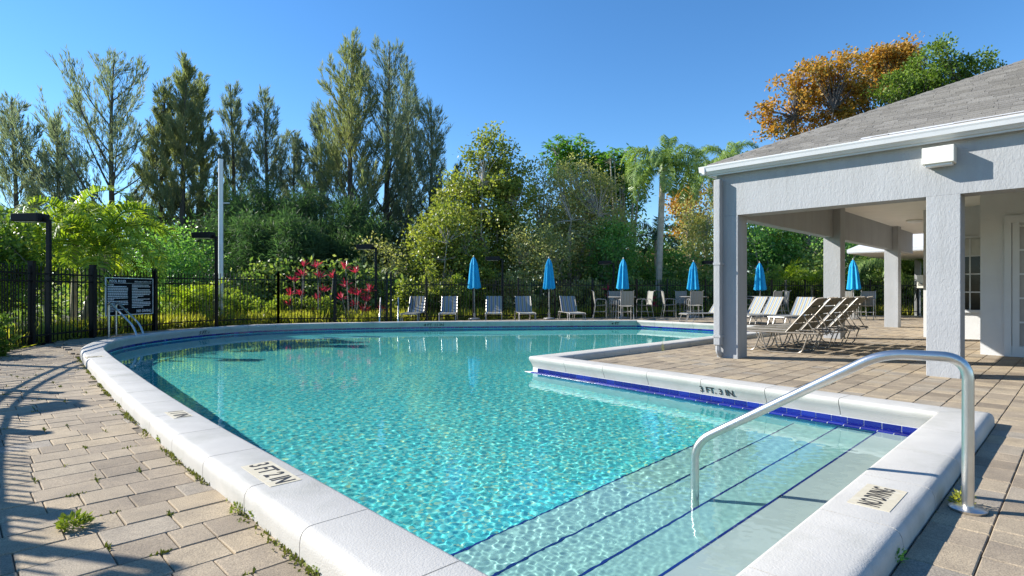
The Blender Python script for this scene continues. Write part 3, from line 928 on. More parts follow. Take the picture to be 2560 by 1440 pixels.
for s in sh[:298]:
    v, f = shingle_geo(*s)
    o = MB().add(v, f).build('shingle', shingle_m, None); o.parent = roof; o.matrix_parent_inverse = roof.matrix_parent_inverse @ Matrix.Identity(4)
    o.matrix_parent_inverse = Matrix.Identity(4)
mb = MB()
for s in sh[298:]:
    v, f = shingle_geo(*s); mb.add(v, f)
o = tag(mb.build('shingle_field', shingle_m, roof), kind='stuff')
# hip caps
for k in range(26):
    d0 = k * .17; d1 = d0 + .24
    a = UV(UE + d0, VE - d0, ZE + PITCH * d0 + .03); b_ = UV(UE + d1, VE - d1, ZE + PITCH * d1 + .018)
    e_ = -E1 * .11 - UP * .11 * PITCH; g_ = E2 * .11 - UP * .11 * PITCH
    e2_ = -E1 * .11; g2_ = E2 * .11
    L0 = a + (-E2) * 0 + Vector((0, 0, 0))
    w1 = (-E2 * .10); w2 = (E1 * .10)
    p = [a + w1, a, a + w2, b_ + w1, b_, b_ + w2]
    p[0] = a - E2 * .12 - UP * .004; p[2] = a + E1 * .12 - UP * .004
    p[0].z = a.z - .008; p[2].z = a.z - .008; p[3] = b_ - E2 * .12 - UP * .008; p[5] = b_ + E1 * .12 - UP * .008
    q = [x - UP * .02 for x in p]
    MB().add(p + q, [(0, 1, 4, 3), (1, 2, 5, 4), (0, 6, 7, 1), (1, 7, 8, 2), (3, 4, 10, 9), (4, 5, 11, 10), (0, 3, 9, 6), (2, 8, 11, 5)]).build('hip_cap', shingle_m, roof)
# downspout on the corner column
ds = MB().uvbox(UF - .15, UF - .03, 4.63, 4.75, .26, BZ1 - .10)
cpart(ds, 'downspout', stucco_m, bevel=.012)
cpart(MB().uvbox(UF - .158, UF - .002, 4.62, 4.756, .40, .44), 'downspout_strap', stucco_m)
cpart(MB().uvbox(UF - .158, UF - .002, 4.62, 4.756, 1.70, 1.74), 'downspout_strap', stucco_m)
sh_el = MB()
cpart(MB().tube(bend([UV(UF - .09, 4.69, .30), UV(UF - .09, 4.69, .14), UV(UF - .01, 4.69, .08)], .08), .05, 8), 'downspout_shoe', stucco_m, smooth=True)
# enclosed rooms behind the loggia
cpart(MB().uvbox(13.9, 14.1, -9, 1.46, -.03, BZ1), 'wall', wall_m)
cpart(MB().uvbox(14.1, 18.0, 1.26, 1.46, -.03, BZ1), 'wall', wall_m)
cpart(MB().uvbox(18.0, 18.2, 1.26, 3.04, -.03, BZ1), 'wall', wall_m)
cpart(MB().uvbox(18.2, 25, 2.84, 3.04, -.03, BZ1), 'wall', wall_m)
# french door
dv0, dv1 = .02, 1.11
df = MB()
du = 13.9
for (a, b_) in ((dv1 - .10, dv1), (dv0, dv0 + .08)):
    df.uvbox(du - .06, du - .002, a, b_, .0, 2.62)
df.uvbox(du - .06, du - .002, dv0 + .08, dv1 - .10, 2.48, 2.62)
door = cpart(df, 'door', trim_m)
dl = MB(); dl.uvbox(du - .045, du - .004, dv0 + .08, dv1 - .10, .02, .22)
for a in (dv1 - .21, dv0 + .53, dv0 + .42, dv0 + .09): dl.uvbox(du - .045, du - .004, a, a + .10, .22, 2.48)
dl.build('door_leaf', trim_m, door)
pz = np.linspace(.22, 2.42, 6)
for (a, b_) in ((dv0 + .63, dv1 - .21), (dv0 + .19, dv0 + .42)):
    for k in range(5):
        MB().uvbox(du - .024, du - .006, a, b_, pz[k] + .016, pz[k + 1] - .016).build('pane', curtain_m, door)
        MB().uvbox(du - .04, du - .006, a, b_, pz[k + 1] - .016, pz[k + 1] + .016).build('glazing_bar', trim_m, door)
MB().tube(bend([UV(du - .05, dv0 + .54, 1.0), UV(du - .10, dv0 + .54, 1.0), UV(du - .10, dv0 + .66, 1.0)], .02), .012, 8).build('door_handle', steel_m, door, smooth=True)
# window
wu = 18.0
wv0, wv1, wz0, wz1 = 1.42, 2.42, .75, 2.54
wf = MB()
wf.uvbox(wu - .04, wu - .002, wv0 - .05, wv0, wz0, wz1).uvbox(wu - .04, wu - .002, wv1, wv1 + .05, wz0, wz1).uvbox(wu - .04, wu - .002, wv0 - .05, wv1 + .05, wz1, wz1 + .05)
win = cpart(wf, 'window', trim_m)
MB().uvbox(wu - .07, wu - .002, wv0 - .08, wv1 + .08, wz0 - .06, wz0).build('sill', trim_m, win)
nb, nr = 3, 4
for i in range(nb):
    a = wv0 + (wv1 - wv0) * i / nb; b_ = wv0 + (wv1 - wv0) * (i + 1) / nb
    for k in range(nr):
        z0 = wz0 + (wz1 - wz0) * k / nr; z1 = wz0 + (wz1 - wz0) * (k + 1) / nr
        MB().uvbox(wu - .015, wu - .004, a + .014, b_ - .014, z0 + .014, z1 - .014).build('pane', blind_m if k == 3 else darkglass_m, win)
gb = MB()
for i in range(1, nb):
    a = wv0 + (wv1 - wv0) * i / nb; gb.uvbox(wu - .03, wu - .004, a - .014, a + .014, wz0, wz1)
gb.build('glazing_bar', trim_m, win)
for k in range(1, nr):
    z = wz0 + (wz1 - wz0) * k / nr
    MB().uvbox(wu - .028, wu - .004, wv0, wv1, z - .014, z + .014).build('glazing_bar', trim_m, win)
# fittings
fx = tag(empty('wall_light', UV(UF, 1.47, 3.03)), 'cream box light fixture mounted on the front beam above the column', 'wall light')
_fi = Matrix.Translation(-UV(UF, 1.47, 3.03))
def fpart(mb, n, m, root, inv, **kw):
    o = mb.build(n, m, None, **kw); o.parent = root; o.matrix_parent_inverse = inv; return o
fpart(MB().uvbox(UF - .24, UF - .003, 1.29, 1.65, 3.00, 3.23), 'housing', fixture_m, fx, _fi, bevel=.008)
fpart(MB().uvbox(UF - .20, UF - .05, 1.32, 1.62, 2.972, 2.998), 'lens', white_plastic_m, fx, _fi)
cl = G(2290, 552, BZ1)
cl = Vector((11.9, 16.8, BZ1 - .001)); 
o = empty('ceiling_light', (cl.x, cl.y, BZ1)); tag(o, 'round ceiling light under the loggia soffit', 'ceiling light')
MB().lathe([(.19, 0), (.2, -.02), (.2, -.05), (.15, -.09), (.0, -.10)][::-1], 20).build('diffuser', white_plastic_m, o, smooth=True)
MB().lathe([(.21, -.035), (.21, -.001)], 20).build('trim_ring', fixture_m, o)
vn = tag(empty('soffit_vent', tuple(UV(13.6, 2.55, BZ1))), 'slatted vent in the loggia soffit behind the front column', 'vent')
for k in range(5):
    MB().box(-.3, .3, -.02, .02, -.03, -.002).build('slat', trim_m, vn, loc=(0, -.16 + .08 * k, 0))
vn.rotation_euler = (0, 0, -AX)
pl = tag(empty('notice_plate', tuple(UV(17.97, 3.10, 1.3))), 'small cream plate on the end of the far wall', 'notice plate')
MB().obox((0, 0, .17), E1 * .02, E2 * .07, UP * .17).build('plate', fixture_m, pl, bevel=.006)
MB().obox(-E1 * .02 + UP * .10, E1 * .012, E2 * .05, UP * .03).build('slot', mortar_m, pl)

# second roof far behind the loggia
gz = tag(empty('garden_shelter', (0, 0, 0)), 'white hip roofed shelter beyond the loggia columns', 'shelter')
c0 = D(2117, 24.0, 0)
su, sv = uv_of(c0)
A0, A1, B0, B1, SZ = su, su + 8.5, sv - 8.5, sv, HT(634, 24.0)
ap = UV((A0 + A1) / 2, (B0 + B1) / 2, SZ + 2.6)
q = [UV(A0, B1, SZ + .16), UV(A1, B1, SZ + .16), UV(A1, B0, SZ + .16), UV(A0, B0, SZ + .16)]
shelter_roof_m = mat('pale_metal_roof', (.50, .51, .53), .4, .06, 3)
MB().add(q + [ap], [(0, 3, 4), (1, 0, 4), (2, 1, 4), (3, 2, 4), (0, 1, 2, 3)]).build('roof', shelter_roof_m, gz)
MB().uvbox(A0 + .02, A1 - .02, B0 + .02, B1 - .02, SZ, SZ + .03).build('soffit', soffit_m, gz)
for (a, b_, c_, d_) in ((A0, A0 + .04, B0, B1), (A0 + .04, A1, B1 - .04, B1)):
    MB().uvbox(a, b_, c_, d_, SZ + .031, SZ + .158).build('fascia', trim_m, gz)
for (a, b_) in ((A0 + 1.2, B0 + 1.2), (A1 - 1.2, B0 + 1.2), (A1 - 1.2, B1 - 1.2), (A0 + 4.5, B1 - 4.2)):
    MB().uvbox(a - .12, a + .12, b_ - .12, b_ + .12, -.03, SZ - .002).build('post', stucco_m, gz)

# red roof far beyond the trees
hs = tag(empty('far_house', (14.6, 60, 0)), 'house with a terracotta roof glimpsed through the trees', 'house')
MB().box(-6, 6, -3, 3, 0, 3.6).build('wall', wall_m, hs)
MB().add([(-6.6, -3.6, 3.62), (6.6, -3.6, 3.62), (6.6, 3.6, 3.62), (-6.6, 3.6, 3.62), (-3.5, 0, 5.6), (3.5, 0, 5.6)], [(0, 1, 5, 4), (1, 2, 5), (2, 3, 4, 5), (3, 0, 4), (3, 2, 1, 0)]).build('roof', rooft_m, hs)
# ------------------------------------------------------------------ steel rails
hr = tag(empty('pool_handrail', G(2420, 1275, PZ)), 'bent stainless steel handrail leading down the entry steps', 'handrail')
b0 = G(2420, 1275, PZ); w0 = G(1737, 1222, ZW); dv = Vector((w0.x - b0.x, w0.y - b0.y, 0))
pts = [Vector((0, 0, .0)), Vector((0, 0, .845)), dv * .27 + UP * .845, dv * 1.0 + UP * .17, dv * 1.0 + UP * -.62]
pp = bend(pts, .125, 9)
MB().tube(pp, .029, 14).build('rail', steel_m, hr, smooth=True)
MB().lathe([(.0, .0), (.085, .0), (.088, .012), (.07, .02), (.032, .026), (.0, .026)], 24).build('flange', steel_m, hr, smooth=True)
def ladder(name, base, into, side, label, H=.92, reach=1.35):
    o = tag(empty(name, base), label, 'pool ladder', 'pool ladders')
    into = Vector(into).normalized(); side = Vector(side).normalized()
    for k in (0, 1):
        s = side * .66 * k
        p = [s + UP * .0, s + UP * H, s + into * .12 + UP * H, s + into * (reach * .86) + UP * .36, s + into * reach + UP * .10, s + into * reach + UP * -1.0]
        MB().tube(bend(p, .14, 6), .026, 10).build('rail', steel_m, o, smooth=True)
        MB().lathe([(.0, .0), (.07, .0), (.07, .012), (.03, .022), (.0, .022)], 14, tuple(s)).build('flange', steel_m, o)
    for z in (-.22, -.52, -.82):
        MB().obox(into * reach + side * .33 + UP * z, side * .33, into * .05, UP * .014).build('tread', steel_m, o, bevel=.005)
    return o
# left ladder
lb = Vector((-10.35, 14.9, 0)); lw = Vector((-9.15, 13.95, 0))
ladder('pool_ladder', G(272, 846, 0), (G(345, 865, ZW) - G(272, 846, 0)) * Vector((1, 1, 0)), (G(302, 838, 0) - G(272, 846, 0)), 'steel pool ladder in front of the rules sign', .90, 1.45)
f0 = D(952, 21.9, 0)
ladder('pool_ladder', D(952, 21.75, 0), (.19, -1, 0), (1, .19, 0), 'steel pool ladder on the far edge seen end on', .95, 1.15)

# ------------------------------------------------------------------ fences
def path_len(Pn):
    d = np.linalg.norm(np.diff(Pn, axis=0), axis=1); return np.concatenate([[0], np.cumsum(d)])
def fence(name, Pn, H, rails, pitch, posts, post_r, post_h, label, m, pick=.009, caps=False, grp=None):
    cum = path_len(Pn)
    def at(s):
        s = min(max(s, 0), cum[-1] - 1e-6)
        i = min(int(np.searchsorted(cum, s, 'right') - 1), len(Pn) - 2)
        t = (s - cum[i]) / (cum[i + 1] - cum[i]); return Pn[i] + (Pn[i + 1] - Pn[i]) * t
    o = tag(empty(name, (Pn[0][0], Pn[0][1], 0)), label, 'fence', grp)
    base = Vector((Pn[0][0], Pn[0][1], 0))
    pm_ = MB().box(-pick, pick, -pick, pick, .06, H - .02).add([(-pick, -pick, H - .02), (pick, -pick, H - .02), (pick, pick, H - .02), (-pick, pick, H - .02), (0, 0, H + .01)], [(0, 1, 4), (1, 2, 4), (2, 3, 4), (3, 0, 4)]).mesh('picket', m)
    s = pitch / 2
    n = 0
    while s < cum[-1] and n < 299:
        p = at(s); q = at(s + .05); r0 = at(s - .05)
        ang = math.atan2(q[1] - r0[1], q[0] - r0[0])
        link('picket', pm_, o, Vector((p[0], p[1], 0)) - base, (random.uniform(-.006, .006), random.uniform(-.006, .006), ang))
        s += pitch; n += 1
    for z in rails:
        mb = MB()
        ss = np.arange(0, cum[-1], .6)
        for i in range(len(ss)):
            a = at(ss[i]); b_ = at(min(ss[i] + .6, cum[-1]))
            d = Vector((b_[0] - a[0], b_[1] - a[1], 0))
            if d.length < .01: continue
            c_ = Vector(((a[0] + b_[0]) / 2, (a[1] + b_[1]) / 2, z)) - base
            nrm = d.normalized().cross(UP)
            mb.obox(c_, d * .503, nrm * .019, UP * .019)
        mb.build('rail', m, o)
    qm = MB().box(-post_r, post_r, -post_r, post_r, -.03, post_h)
    if caps: qm.lathe([(.0, post_h), (.035, post_h + .01), (.045, post_h + .04), (.03, post_h + .07), (.0, post_h + .08)], 8)
    else: qm.box(-post_r - .008, post_r + .008, -post_r - .008, post_r + .008, post_h, post_h + .02)
    me = qm.mesh('post', m)
    for s in posts:
        p = at(s); q = at(s + .05); r0 = at(s - .05)
        link('post', me, o, Vector((p[0], p[1], 0)) - base, (0, 0, math.atan2(q[1] - r0[1], q[0] - r0[0])))
    return at, cum
def s_at_px(Pn, xs):
    cum = path_len(Pn); out = []
    fr = [(i, 1280 + FPX * p[0] / p[1]) for i, p in enumerate(Pn) if p[1] > 8]
    for x in xs:
        i = min(fr, key=lambda t: abs(t[1] - x))[0]; out.append(cum[i])
    return out
cumF = path_len(FENCE)
near_posts = list(np.arange(1.0, s_at_px(FENCE, [0])[0] - 1.2, 2.4))
isplit = int(np.argmin(np.abs(1280 + FPX * FENCE[:, 0] / np.maximum(FENCE[:, 1], .1) - 545) + 1e4 * (FENCE[:, 1] < 15)))
FA, FB = FENCE[:isplit + 1], FENCE[isplit:]
fence('metal_fence', FA, 1.80, (.22, 1.45, 1.62), .13, near_posts + s_at_px(FA, [78, 237, 387]) , .055, 1.88, 'black picket fence along the walkway holding the rules sign', black_m)
fence('metal_fence', FB, 1.83, (.20, 1.62), .115, s_at_px(FB, [547, 690, 700, 840, 968, 978]), .04, 1.86, 'slim picket fence in front of the crimson plants', black_m, caps=True)
fence('metal_fence', BACKF, 1.70, (.18, 1.46), .125, s_at_px(BACKF, [1064, 1178, 1290, 1385, 1485, 1590, 1672, 1760, 1850, 1930, 2010, 2090, 2180, 2290]), .03, 1.74, 'long black picket fence behind the loungers and umbrellas', black_m)

# rules sign
i0 = G(250, 843, 0); 
def on_fence(x):
    i = min(range(len(FENCE)), key=lambda k: abs(1280 + FPX * FENCE[k][0] / FENCE[k][1] - x) if FENCE[k][1] > 10 else 1e9)
    return Vector((FENCE[i][0], FENCE[i][1], 0))
sa, sb = on_fence(252), on_fence(372)
off = Vector((.075, -.01, 0))
sa += off; sb += off
sx_ = (sb - sa); W_ = sx_.length; sxn = sx_.normalized(); nrm = sxn.cross(UP)
if nrm.x < 0: nrm = -nrm
zt, zb = HT(695, sa.y), HT(789, sa.y)
H_ = zt - zb
sg = tag(empty('rules_sign', (sa + sb) / 2 + UP * zb), 'black pool rules board with white print hung on the fence', 'sign')
mS = Matrix((sxn, UP, nrm)).transposed().to_4x4(); mS.translation = (sa + sb) / 2 + UP * zb
sg.matrix_local = mS
MB().box(-W_ / 2, W_ / 2, 0, H_, -.015, .006).build('board', mat('matt_black_board', (.008, .008, .009), .8, .2, 5, spec=.1), sg)
fr = MB()
fr.box(-W_ / 2 - .02, W_ / 2 + .02, -.02, .0, -.015, .012).box(-W_ / 2 - .02, W_ / 2 + .02, H_, H_ + .02, -.015, .012).box(-W_ / 2 - .02, -W_ / 2, 0, H_, -.015, .012).box(W_ / 2, W_ / 2 + .02, 0, H_, -.015, .012)
fr.build('sign_frame', pole_m, sg)
link('heading', text_mesh('POOL RULES', H_ * .095, inkw_m), sg, (-W_ * .27, H_ * .92, .008)).scale = (1.15, 1, 1)
link('heading', text_mesh("POOL MAX DEPTH: 5' 0\"", H_ * .06, inkw_m), sg, (W_ * .28, H_ * .915, .008)).scale = (1.1, 1, 1)
link('heading', text_mesh('NO DIVING', H_ * .11, inkw_m), sg, (W_ * .30, H_ * .075, .008)).scale = (1.1, 1, 1)
rl = random.Random(2)
ln = MB()
ln.box(-W_ * .47, W_ * .47, H_ * .865, H_ * .872, .006, .0085)
for col in (0, 1):
    nline = 17 if col == 0 else 15
    for k in range(nline):
        y = H_ * (.82 - k * .045)
        x = -W_ * .47 if col == 0 else W_ * .03
        end = x + W_ * rl.choice([.12, .25, .38, .40, .41, .42])
        while x < end:
            w = W_ * rl.uniform(.012, .045)
            ln.box(x, min(x + w, end), y - H_ * .011, y + H_ * .011, .006, .0085)
            x += w + W_ * .007
tag(ln.build('small_print', inkw_m, sg), kind='stuff')

# ------------------------------------------------------------------ lamps and pole
def lamp():
    o = empty('lamp_post')
    MB().box(-.042, .042, -.042, .042, -.03, 2.82).build('pole', dark_m, o, bevel=.008)
    MB().box(-.10, .10, -.10, .10, -.03, .02).build('base_plate', dark_m, o)
    MB().box(-.12, -.05, -.035, .035, 2.78, 2.86).build('arm', dark_m, o)
    MB().add([(-.74, -.19, 2.76), (-.12, -.19, 2.76), (-.12, .19, 2.76), (-.74, .19, 2.76), (-.74, -.19, 2.93), (-.12, -.19, 2.95), (-.12, .19, 2.95), (-.74, .19, 2.93)],
             [(3, 2, 1, 0), (4, 5, 6, 7), (0, 1, 5, 4), (2, 3, 7, 6), (1, 2, 6, 5), (3, 0, 4, 7)]).build('lamp_head', dark_m, o, bevel=.015)
    MB().box(-.68, -.2, -.15, .15, 2.752, 2.759).build('lens', white_plastic_m, o)
    return o
lp = lamp()
LAMPS = [(D(122, 13.3), 'tall black shoebox lamp post rising beside the clustered palm', 1.03), (D(541, 19.0), 'black shoebox lamp post beside the pale pole', 1.08), (D(940, 22.6), 'slim shoebox lamp post behind the crimson plants', 1.04),
         (D(1256, 24.8), 'dark lamp post just right of the first blue umbrella', .92), (D(1534, 27.2), 'dark lamp post half hidden in foliage beside the palm trunk', .90), (D(1795, 28.2), 'dark lamp post half hidden behind the corner column', .92),
         (UV(-1.42, 11.95), 'lamp post beyond the left edge casting its head shadow on the walkway', 1.0), (UV(-1.74, 6.88), 'lamp post nearest the camera casting a long shadow across the pavers', 1.0)]
for i, (p, lb_, k) in enumerate(LAMPS):
    o = lp if i == 0 else copy_tree(lp)
    o.location = p; o.scale = (1, 1, k); tag(o, lb_, 'lamp post', 'shoebox lamp posts')
    o.rotation_euler = (0, 0, 0 if i < 6 else R(60))
fp = tag(empty('tall_pole', D(552, 21.0)), 'tall pale grey pole standing behind the fence', 'pole')
MB().tube([(0, 0, -.05), (0, 0, HT(402, 21.0))], [.085, .08], 14).build('shaft', pole_m, fp, smooth=True)
MB().lathe([(.0, HT(402, 21.0)), (.085, HT(402, 21.0)), (.08, HT(398, 21.0)), (0, HT(398, 21.0))], 14).build('cap', pole_m, fp)
MB().box(.08, .32, -.015, .015, 4.45, 4.48).build('bracket', pole_m, fp)
# ------------------------------------------------------------------ furniture
def sling_panel(w, p0, p1, sag, name, m, parent, ny=6, th=.012):
    p0, p1 = Vector(p0), Vector(p1)
    d = p1 - p0; nrm = Vector((1, 0, 0)).cross(d).normalized()
    if nrm.z < 0: nrm = -nrm
    v = []; f = []
    nx = 4
    for j in range(ny + 1):
        for i in range(nx + 1):
            t = j / ny; s = i / nx
            q = p0 + d * t + Vector(((s - .5) * w, 0, 0)) - nrm * sag * (1 - (2 * s - 1) ** 2) * (math.sin(math.pi * t) * .6 + .4)
            v.append(q)
    n = len(v)
    v += [q - nrm * th for q in v]
    for j in range(ny):
        for i in range(nx):
            a = j * (nx + 1) + i
            f.append((a, a + 1, a + nx + 2, a + nx + 1)); f.append((n + a + nx + 1, n + a + nx + 2, n + a + 1, n + a))
    for j in range(ny):
        a = j * (nx + 1); f.append((a, a + nx + 1, n + a + nx + 1, n + a)); b_ = a + nx; f.append((b_ + nx + 1, b_, n + b_, n + b_ + nx + 1))
    for i in range(nx):
        f.append((i + 1, i, n + i, n + i + 1)); a = ny * (nx + 1) + i; f.append((a, a + 1, n + a + 1, n + a))
    return MB().add(v, f).build(name, m, parent, smooth=True)
def lounger(w=.62, ang=58, bl=.74, m=sling_m, fm=alu_m):
    o = empty('sun_lounger')
    zs = .34; yf, yh = -1.22, .62
    a = R(ang); hd = Vector((0, math.cos(a), math.sin(a)))
    tip = Vector((0, 0, zs)) + hd * bl
    for s in (-1, 1):
        x = s * w / 2
        MB().tube(bend([(x, yf, zs - .05), (x, yf + .06, zs), (x, yh, zs)], .05), .016, 7).build('side_rail', fm, o, smooth=True)
        MB().tube(bend([(x, 0, zs), (x, tip.y, tip.z), (x, tip.y + .07, tip.z - .01)], .06), .014, 7).build('back_rail', fm, o, smooth=True)
        for (y0, dirn) in ((yf + .18, -1), (yh - .10, 1)):
            MB().tube(bend([(x, y0 - dirn * .22, zs - .01), (x, y0 - dirn * .10, .04), (x, y0 - dirn * .06, .014), (x, y0 + dirn * .14, .014), (x, y0 + dirn * .17, .04), (x, y0 + dirn * .05, zs - .01)], .05, 4), .013, 6).build('leg', fm, o, smooth=True)
        MB().tube([(x * .9, tip.y * .62, zs + (tip.z - zs) * .62), (x * .9, yh - .08, zs)], .009, 6).build('back_strut', fm, o)
    MB().tube([(-w / 2, yf + .02, zs - .03), (w / 2, yf + .02, zs - .03)], .014, 7).build('cross_bar', fm, o)
    MB().tube([(-w / 2, yh, zs), (w / 2, yh, zs)], .014, 7).build('cross_bar', fm, o)
    sling_panel(w - .03, (0, yf + .05, zs + .006), (0, -.01, zs + .006), .02, 'seat_sling', m, o)
    sling_panel(w - .03, Vector((0, .015, zs + .012)), Vector((0, 0, zs)) + hd * (bl + .01), .02, 'back_sling', m, o)
    return o
L0 = lounger()
def rot_for(foot):                                   # local -Y is the foot end
    return math.atan2(foot[1], foot[0]) + math.pi / 2
spots = [(D(1040, 22.4), (-.05, -1), 'shaded striped lounger at the left end of the far row'), (D(1123, 22.6), (.05, -1), 'striped lounger just left of the first blue umbrella'),
         (D(1235, 22.8), (.02, -1), 'striped lounger just right of the first blue umbrella'), (D(1310, 22.8), (.10, -1), 'striped lounger left of the second blue umbrella'),
         (D(1424, 22.8), (.16, -1), 'striped lounger turned slightly right of the second blue umbrella'),
         (D(1782, 21.6), (-1, -.15), 'striped lounger partly hidden behind the corner column'), (D(1882, 20.9), (-1, -.35), 'striped lounger cut off by the corner column edge'),
         (D(1921, 20.3), (-1, -.42), 'striped lounger in the middle of the trio past the column'), (D(1996, 19.6), (-.9, -.5), 'striped lounger nearest the second column')]
for i, (p, fdir, lb_) in enumerate(spots):
    o = L0 if i == 0 else copy_tree(L0)
    o.location = p + UP * PZ; o.rotation_euler = (0, 0, rot_for(fdir)); tag(o, lb_, 'sun lounger', 'striped sun loungers round the far deck')
# the four taupe loungers under the loggia: strapped backs
def strap_lounger():
    o = empty('sun_lounger')
    w, zs, yf, yh = .64, .40, -1.28, .58
    a = R(50); bl = .86; hd = Vector((0, math.cos(a), math.sin(a)))
    tip = Vector((0, 0, zs)) + hd * bl
    fm = brownframe_m
    for s in (-1, 1):
        x = s * w / 2
        MB().tube(bend([(x, yf, zs - .03), (x, yf + .08, zs), (x, yh, zs)], .05), .016, 8).build('side_rail', fm, o, smooth=True)
        MB().tube(bend([(x, 0, zs), (x, tip.y, tip.z), (x, tip.y + .12, tip.z + .015)], .08), .015, 8).build('back_rail', fm, o, smooth=True)
        for (ya, yb) in ((yf + .10, yf + .62), (-.42, .22)):
            MB().tube(bend([(x, ya - .04, zs), (x, ya + .05, .06), (x, ya + .12, .015), (x, yb, .015), (x, yb + .08, .06), (x, yb + .20, zs)], .09, 5), .012, 7).build('leg', fm, o, smooth=True)
        MB().tube([(x * .92, tip.y * .55, zs + (tip.z - zs) * .55), (x * .92, yh - .02, zs - .06)], .010, 6).build('back_strut', fm, o)
        for k in range(5):
            MB().tube([(x, yh - .02 - k * .07, zs - .002), (x, yh - .05 - k * .07, zs + .03)], .008, 5).build('ratchet_tooth', fm, o)
    for y in (yf + .02, -.35, yh): MB().tube([(-w / 2, y, zs - .02), (w / 2, y, zs - .02)], .013, 7).build('cross_bar', fm, o)
    n = 5
    for k in range(n):
        y0 = yf + .06 + (-.02 - yf - .06) * k / n; y1 = yf + .06 + (-.02 - yf - .06) * (k + 1) / n
        sling_panel(w + .02, (0, y0 + .012, zs + .012), (0, y1 - .012, zs + .012), .012, 'seat_strap', brownsling_m, o, ny=3)
    n = 4
    for k in range(n):
        t0 = .02 + bl * k / n; t1 = .02 + bl * (k + 1) / n - .03
        sling_panel(w + .02, Vector((0, 0, zs + .014)) + hd * t0, Vector((0, 0, zs + .014)) + hd * t1, .012, 'back_strap', brownsling_m, o, ny=3)
    return o
S0 = strap_lounger()
lab = ['taupe strapped lounger nearest the corner column', 'second taupe strapped lounger from the corner column', 'third taupe strapped lounger from the corner column', 'farthest taupe strapped lounger under the loggia']
hp = G(2018, 884, 0); hu, hv = uv_of(hp)
for k in range(4):
    o = S0 if k == 0 else copy_tree(S0)
    o.location = UV(11.75 + .80 * k, 4.12 - .03 * k) + UP * PZ; o.rotation_euler = (0, 0, rot_for(tuple(E2)[:2]) + (.02, -.03, .03, -.01)[k])
    tag(o, lab[k], 'sun lounger', 'strapped loungers nested under the loggia')
def umbrella():
    o = empty('patio_umbrella')
    MB().tube([(0, 0, .05), (0, 0, 2.62)], .02, 10).build('pole', alu_m, o, smooth=True)
    MB().lathe([(.24, .0), (.25, .03), (.22, .07), (.05, .09), (.045, .28), (.0, .28)], 20).build('base', alu_m, o, smooth=True)
    def fold(prof, nf, depth, seed):
        n = nf * 6; v = []; rl_ = random.Random(seed); off_ = [rl_.uniform(-.3, .3) for _ in range(nf)]; am = [rl_.uniform(.7, 1.25) for _ in range(nf)]
        for (r, z) in prof:
            for k in range(n):
                i = k // 6; a = 6.28318 * (k + off_[i] * 2) / n
                w = math.cos(6.28318 * (k % 6) / 6)
                rr_ = r * (1 + depth * am[i] * w)
                v.append((rr_ * math.cos(a), rr_ * math.sin(a), z + (.035 * w * am[i] if z < 1.36 else 0)))
        f = [(i * n + k, i * n + (k + 1) % n, (i + 1) * n + (k + 1) % n, (i + 1) * n + k) for i in range(len(prof) - 1) for k in range(n)]
        return MB().add(v, f)
    c_ = fold([(.225, 1.30), (.215, 1.42), (.19, 1.65), (.17, 1.9), (.145, 2.15), (.12, 2.33), (.07, 2.45), (.02, 2.56)], 8, .26, 4).build('canopy', canvas_m, o, smooth=True)
    fold([(.135, 2.27), (.125, 2.33), (.095, 2.44), (.05, 2.55), (.022, 2.60)], 8, .2, 9).build('canopy_top', canvas_m, o, smooth=True)
    MB().tube([(.16 * math.cos(a), .16 * math.sin(a), 1.78) for a in np.linspace(0, 6.2832, 13)], .012, 5).build('tie_strap', canvas_m, c_)
    MB().lathe([(.0, 2.60), (.025, 2.605), (.028, 2.63), (.015, 2.67), (.0, 2.68)], 10).build('finial', alu_m, o, smooth=True)
    return o
U0 = umbrella()
UM = [(1186, 23.4, 'closed blue umbrella leftmost of the row, between striped loungers'), (1373, 23.6, 'closed blue umbrella second from the left behind the loungers'), (1555, 24.2, 'closed blue umbrella at the table left of the tall palm trunk'),
      (1733, 25.2, 'closed blue umbrella just left of the corner column'), (1901, 25.6, 'closed blue umbrella seen just right of the corner column'), (2135, 23.8, 'closed blue umbrella seen between the loggia columns')]
tops = [640, 643, 645, 652, 655, 647]
for i, (x, Y, lb_) in enumerate(UM):
    o = U0 if i == 0 else copy_tree(U0)
    o.location = D(x, Y) + UP * PZ; o.rotation_euler = (R((1.2, -.8, .5, -1.4, .9, -.4)[i]), R((-.6, 1.1, -1.3, .4, 1.2, -.9)[i]), i * 1.1); o.scale = (1, 1, HT(tops[i], Y) / 2.68)
    tag(o, lb_, 'umbrella', 'closed blue patio umbrellas')
def table():
    o = empty('patio_table')
    MB().lathe([(.0, .90), (.56, .90), (.585, .915), (.585, .93), (.56, .94), (.0, .94)], 28).build('table_top', alu_m, o, smooth=True)
    for k in range(4):
        a = k * math.pi / 2 + .78
        MB().tube(bend([(.08 * math.cos(a), .08 * math.sin(a), .89), (.40 * math.cos(a), .40 * math.sin(a), .86), (.46 * math.cos(a), .46 * math.sin(a), .0)], .08), .018, 7).build('leg', alu_m, o, smooth=True)
    MB().tube([(.43 * math.cos(a), .43 * math.sin(a), .30) for a in np.linspace(0, 6.2832, 21)], .010, 5).build('foot_ring', alu_m, o)
    return o
T0 = table()
TB = [(1555, 24.2, 'round patio table under the umbrella left of the palm trunk'), (1733, 25.2, 'round patio table under the umbrella left of the corner column'), (1901, 25.6, 'round patio table behind the trio of striped loungers'), (2135, 23.8, 'round patio table seen between the loggia columns')]
for i, (x, Y, lb_) in enumerate(TB):
    o = T0 if i == 0 else copy_tree(T0)
    o.location = D(x, Y) + UP * PZ; tag(o, lb_, 'table', 'round patio tables')
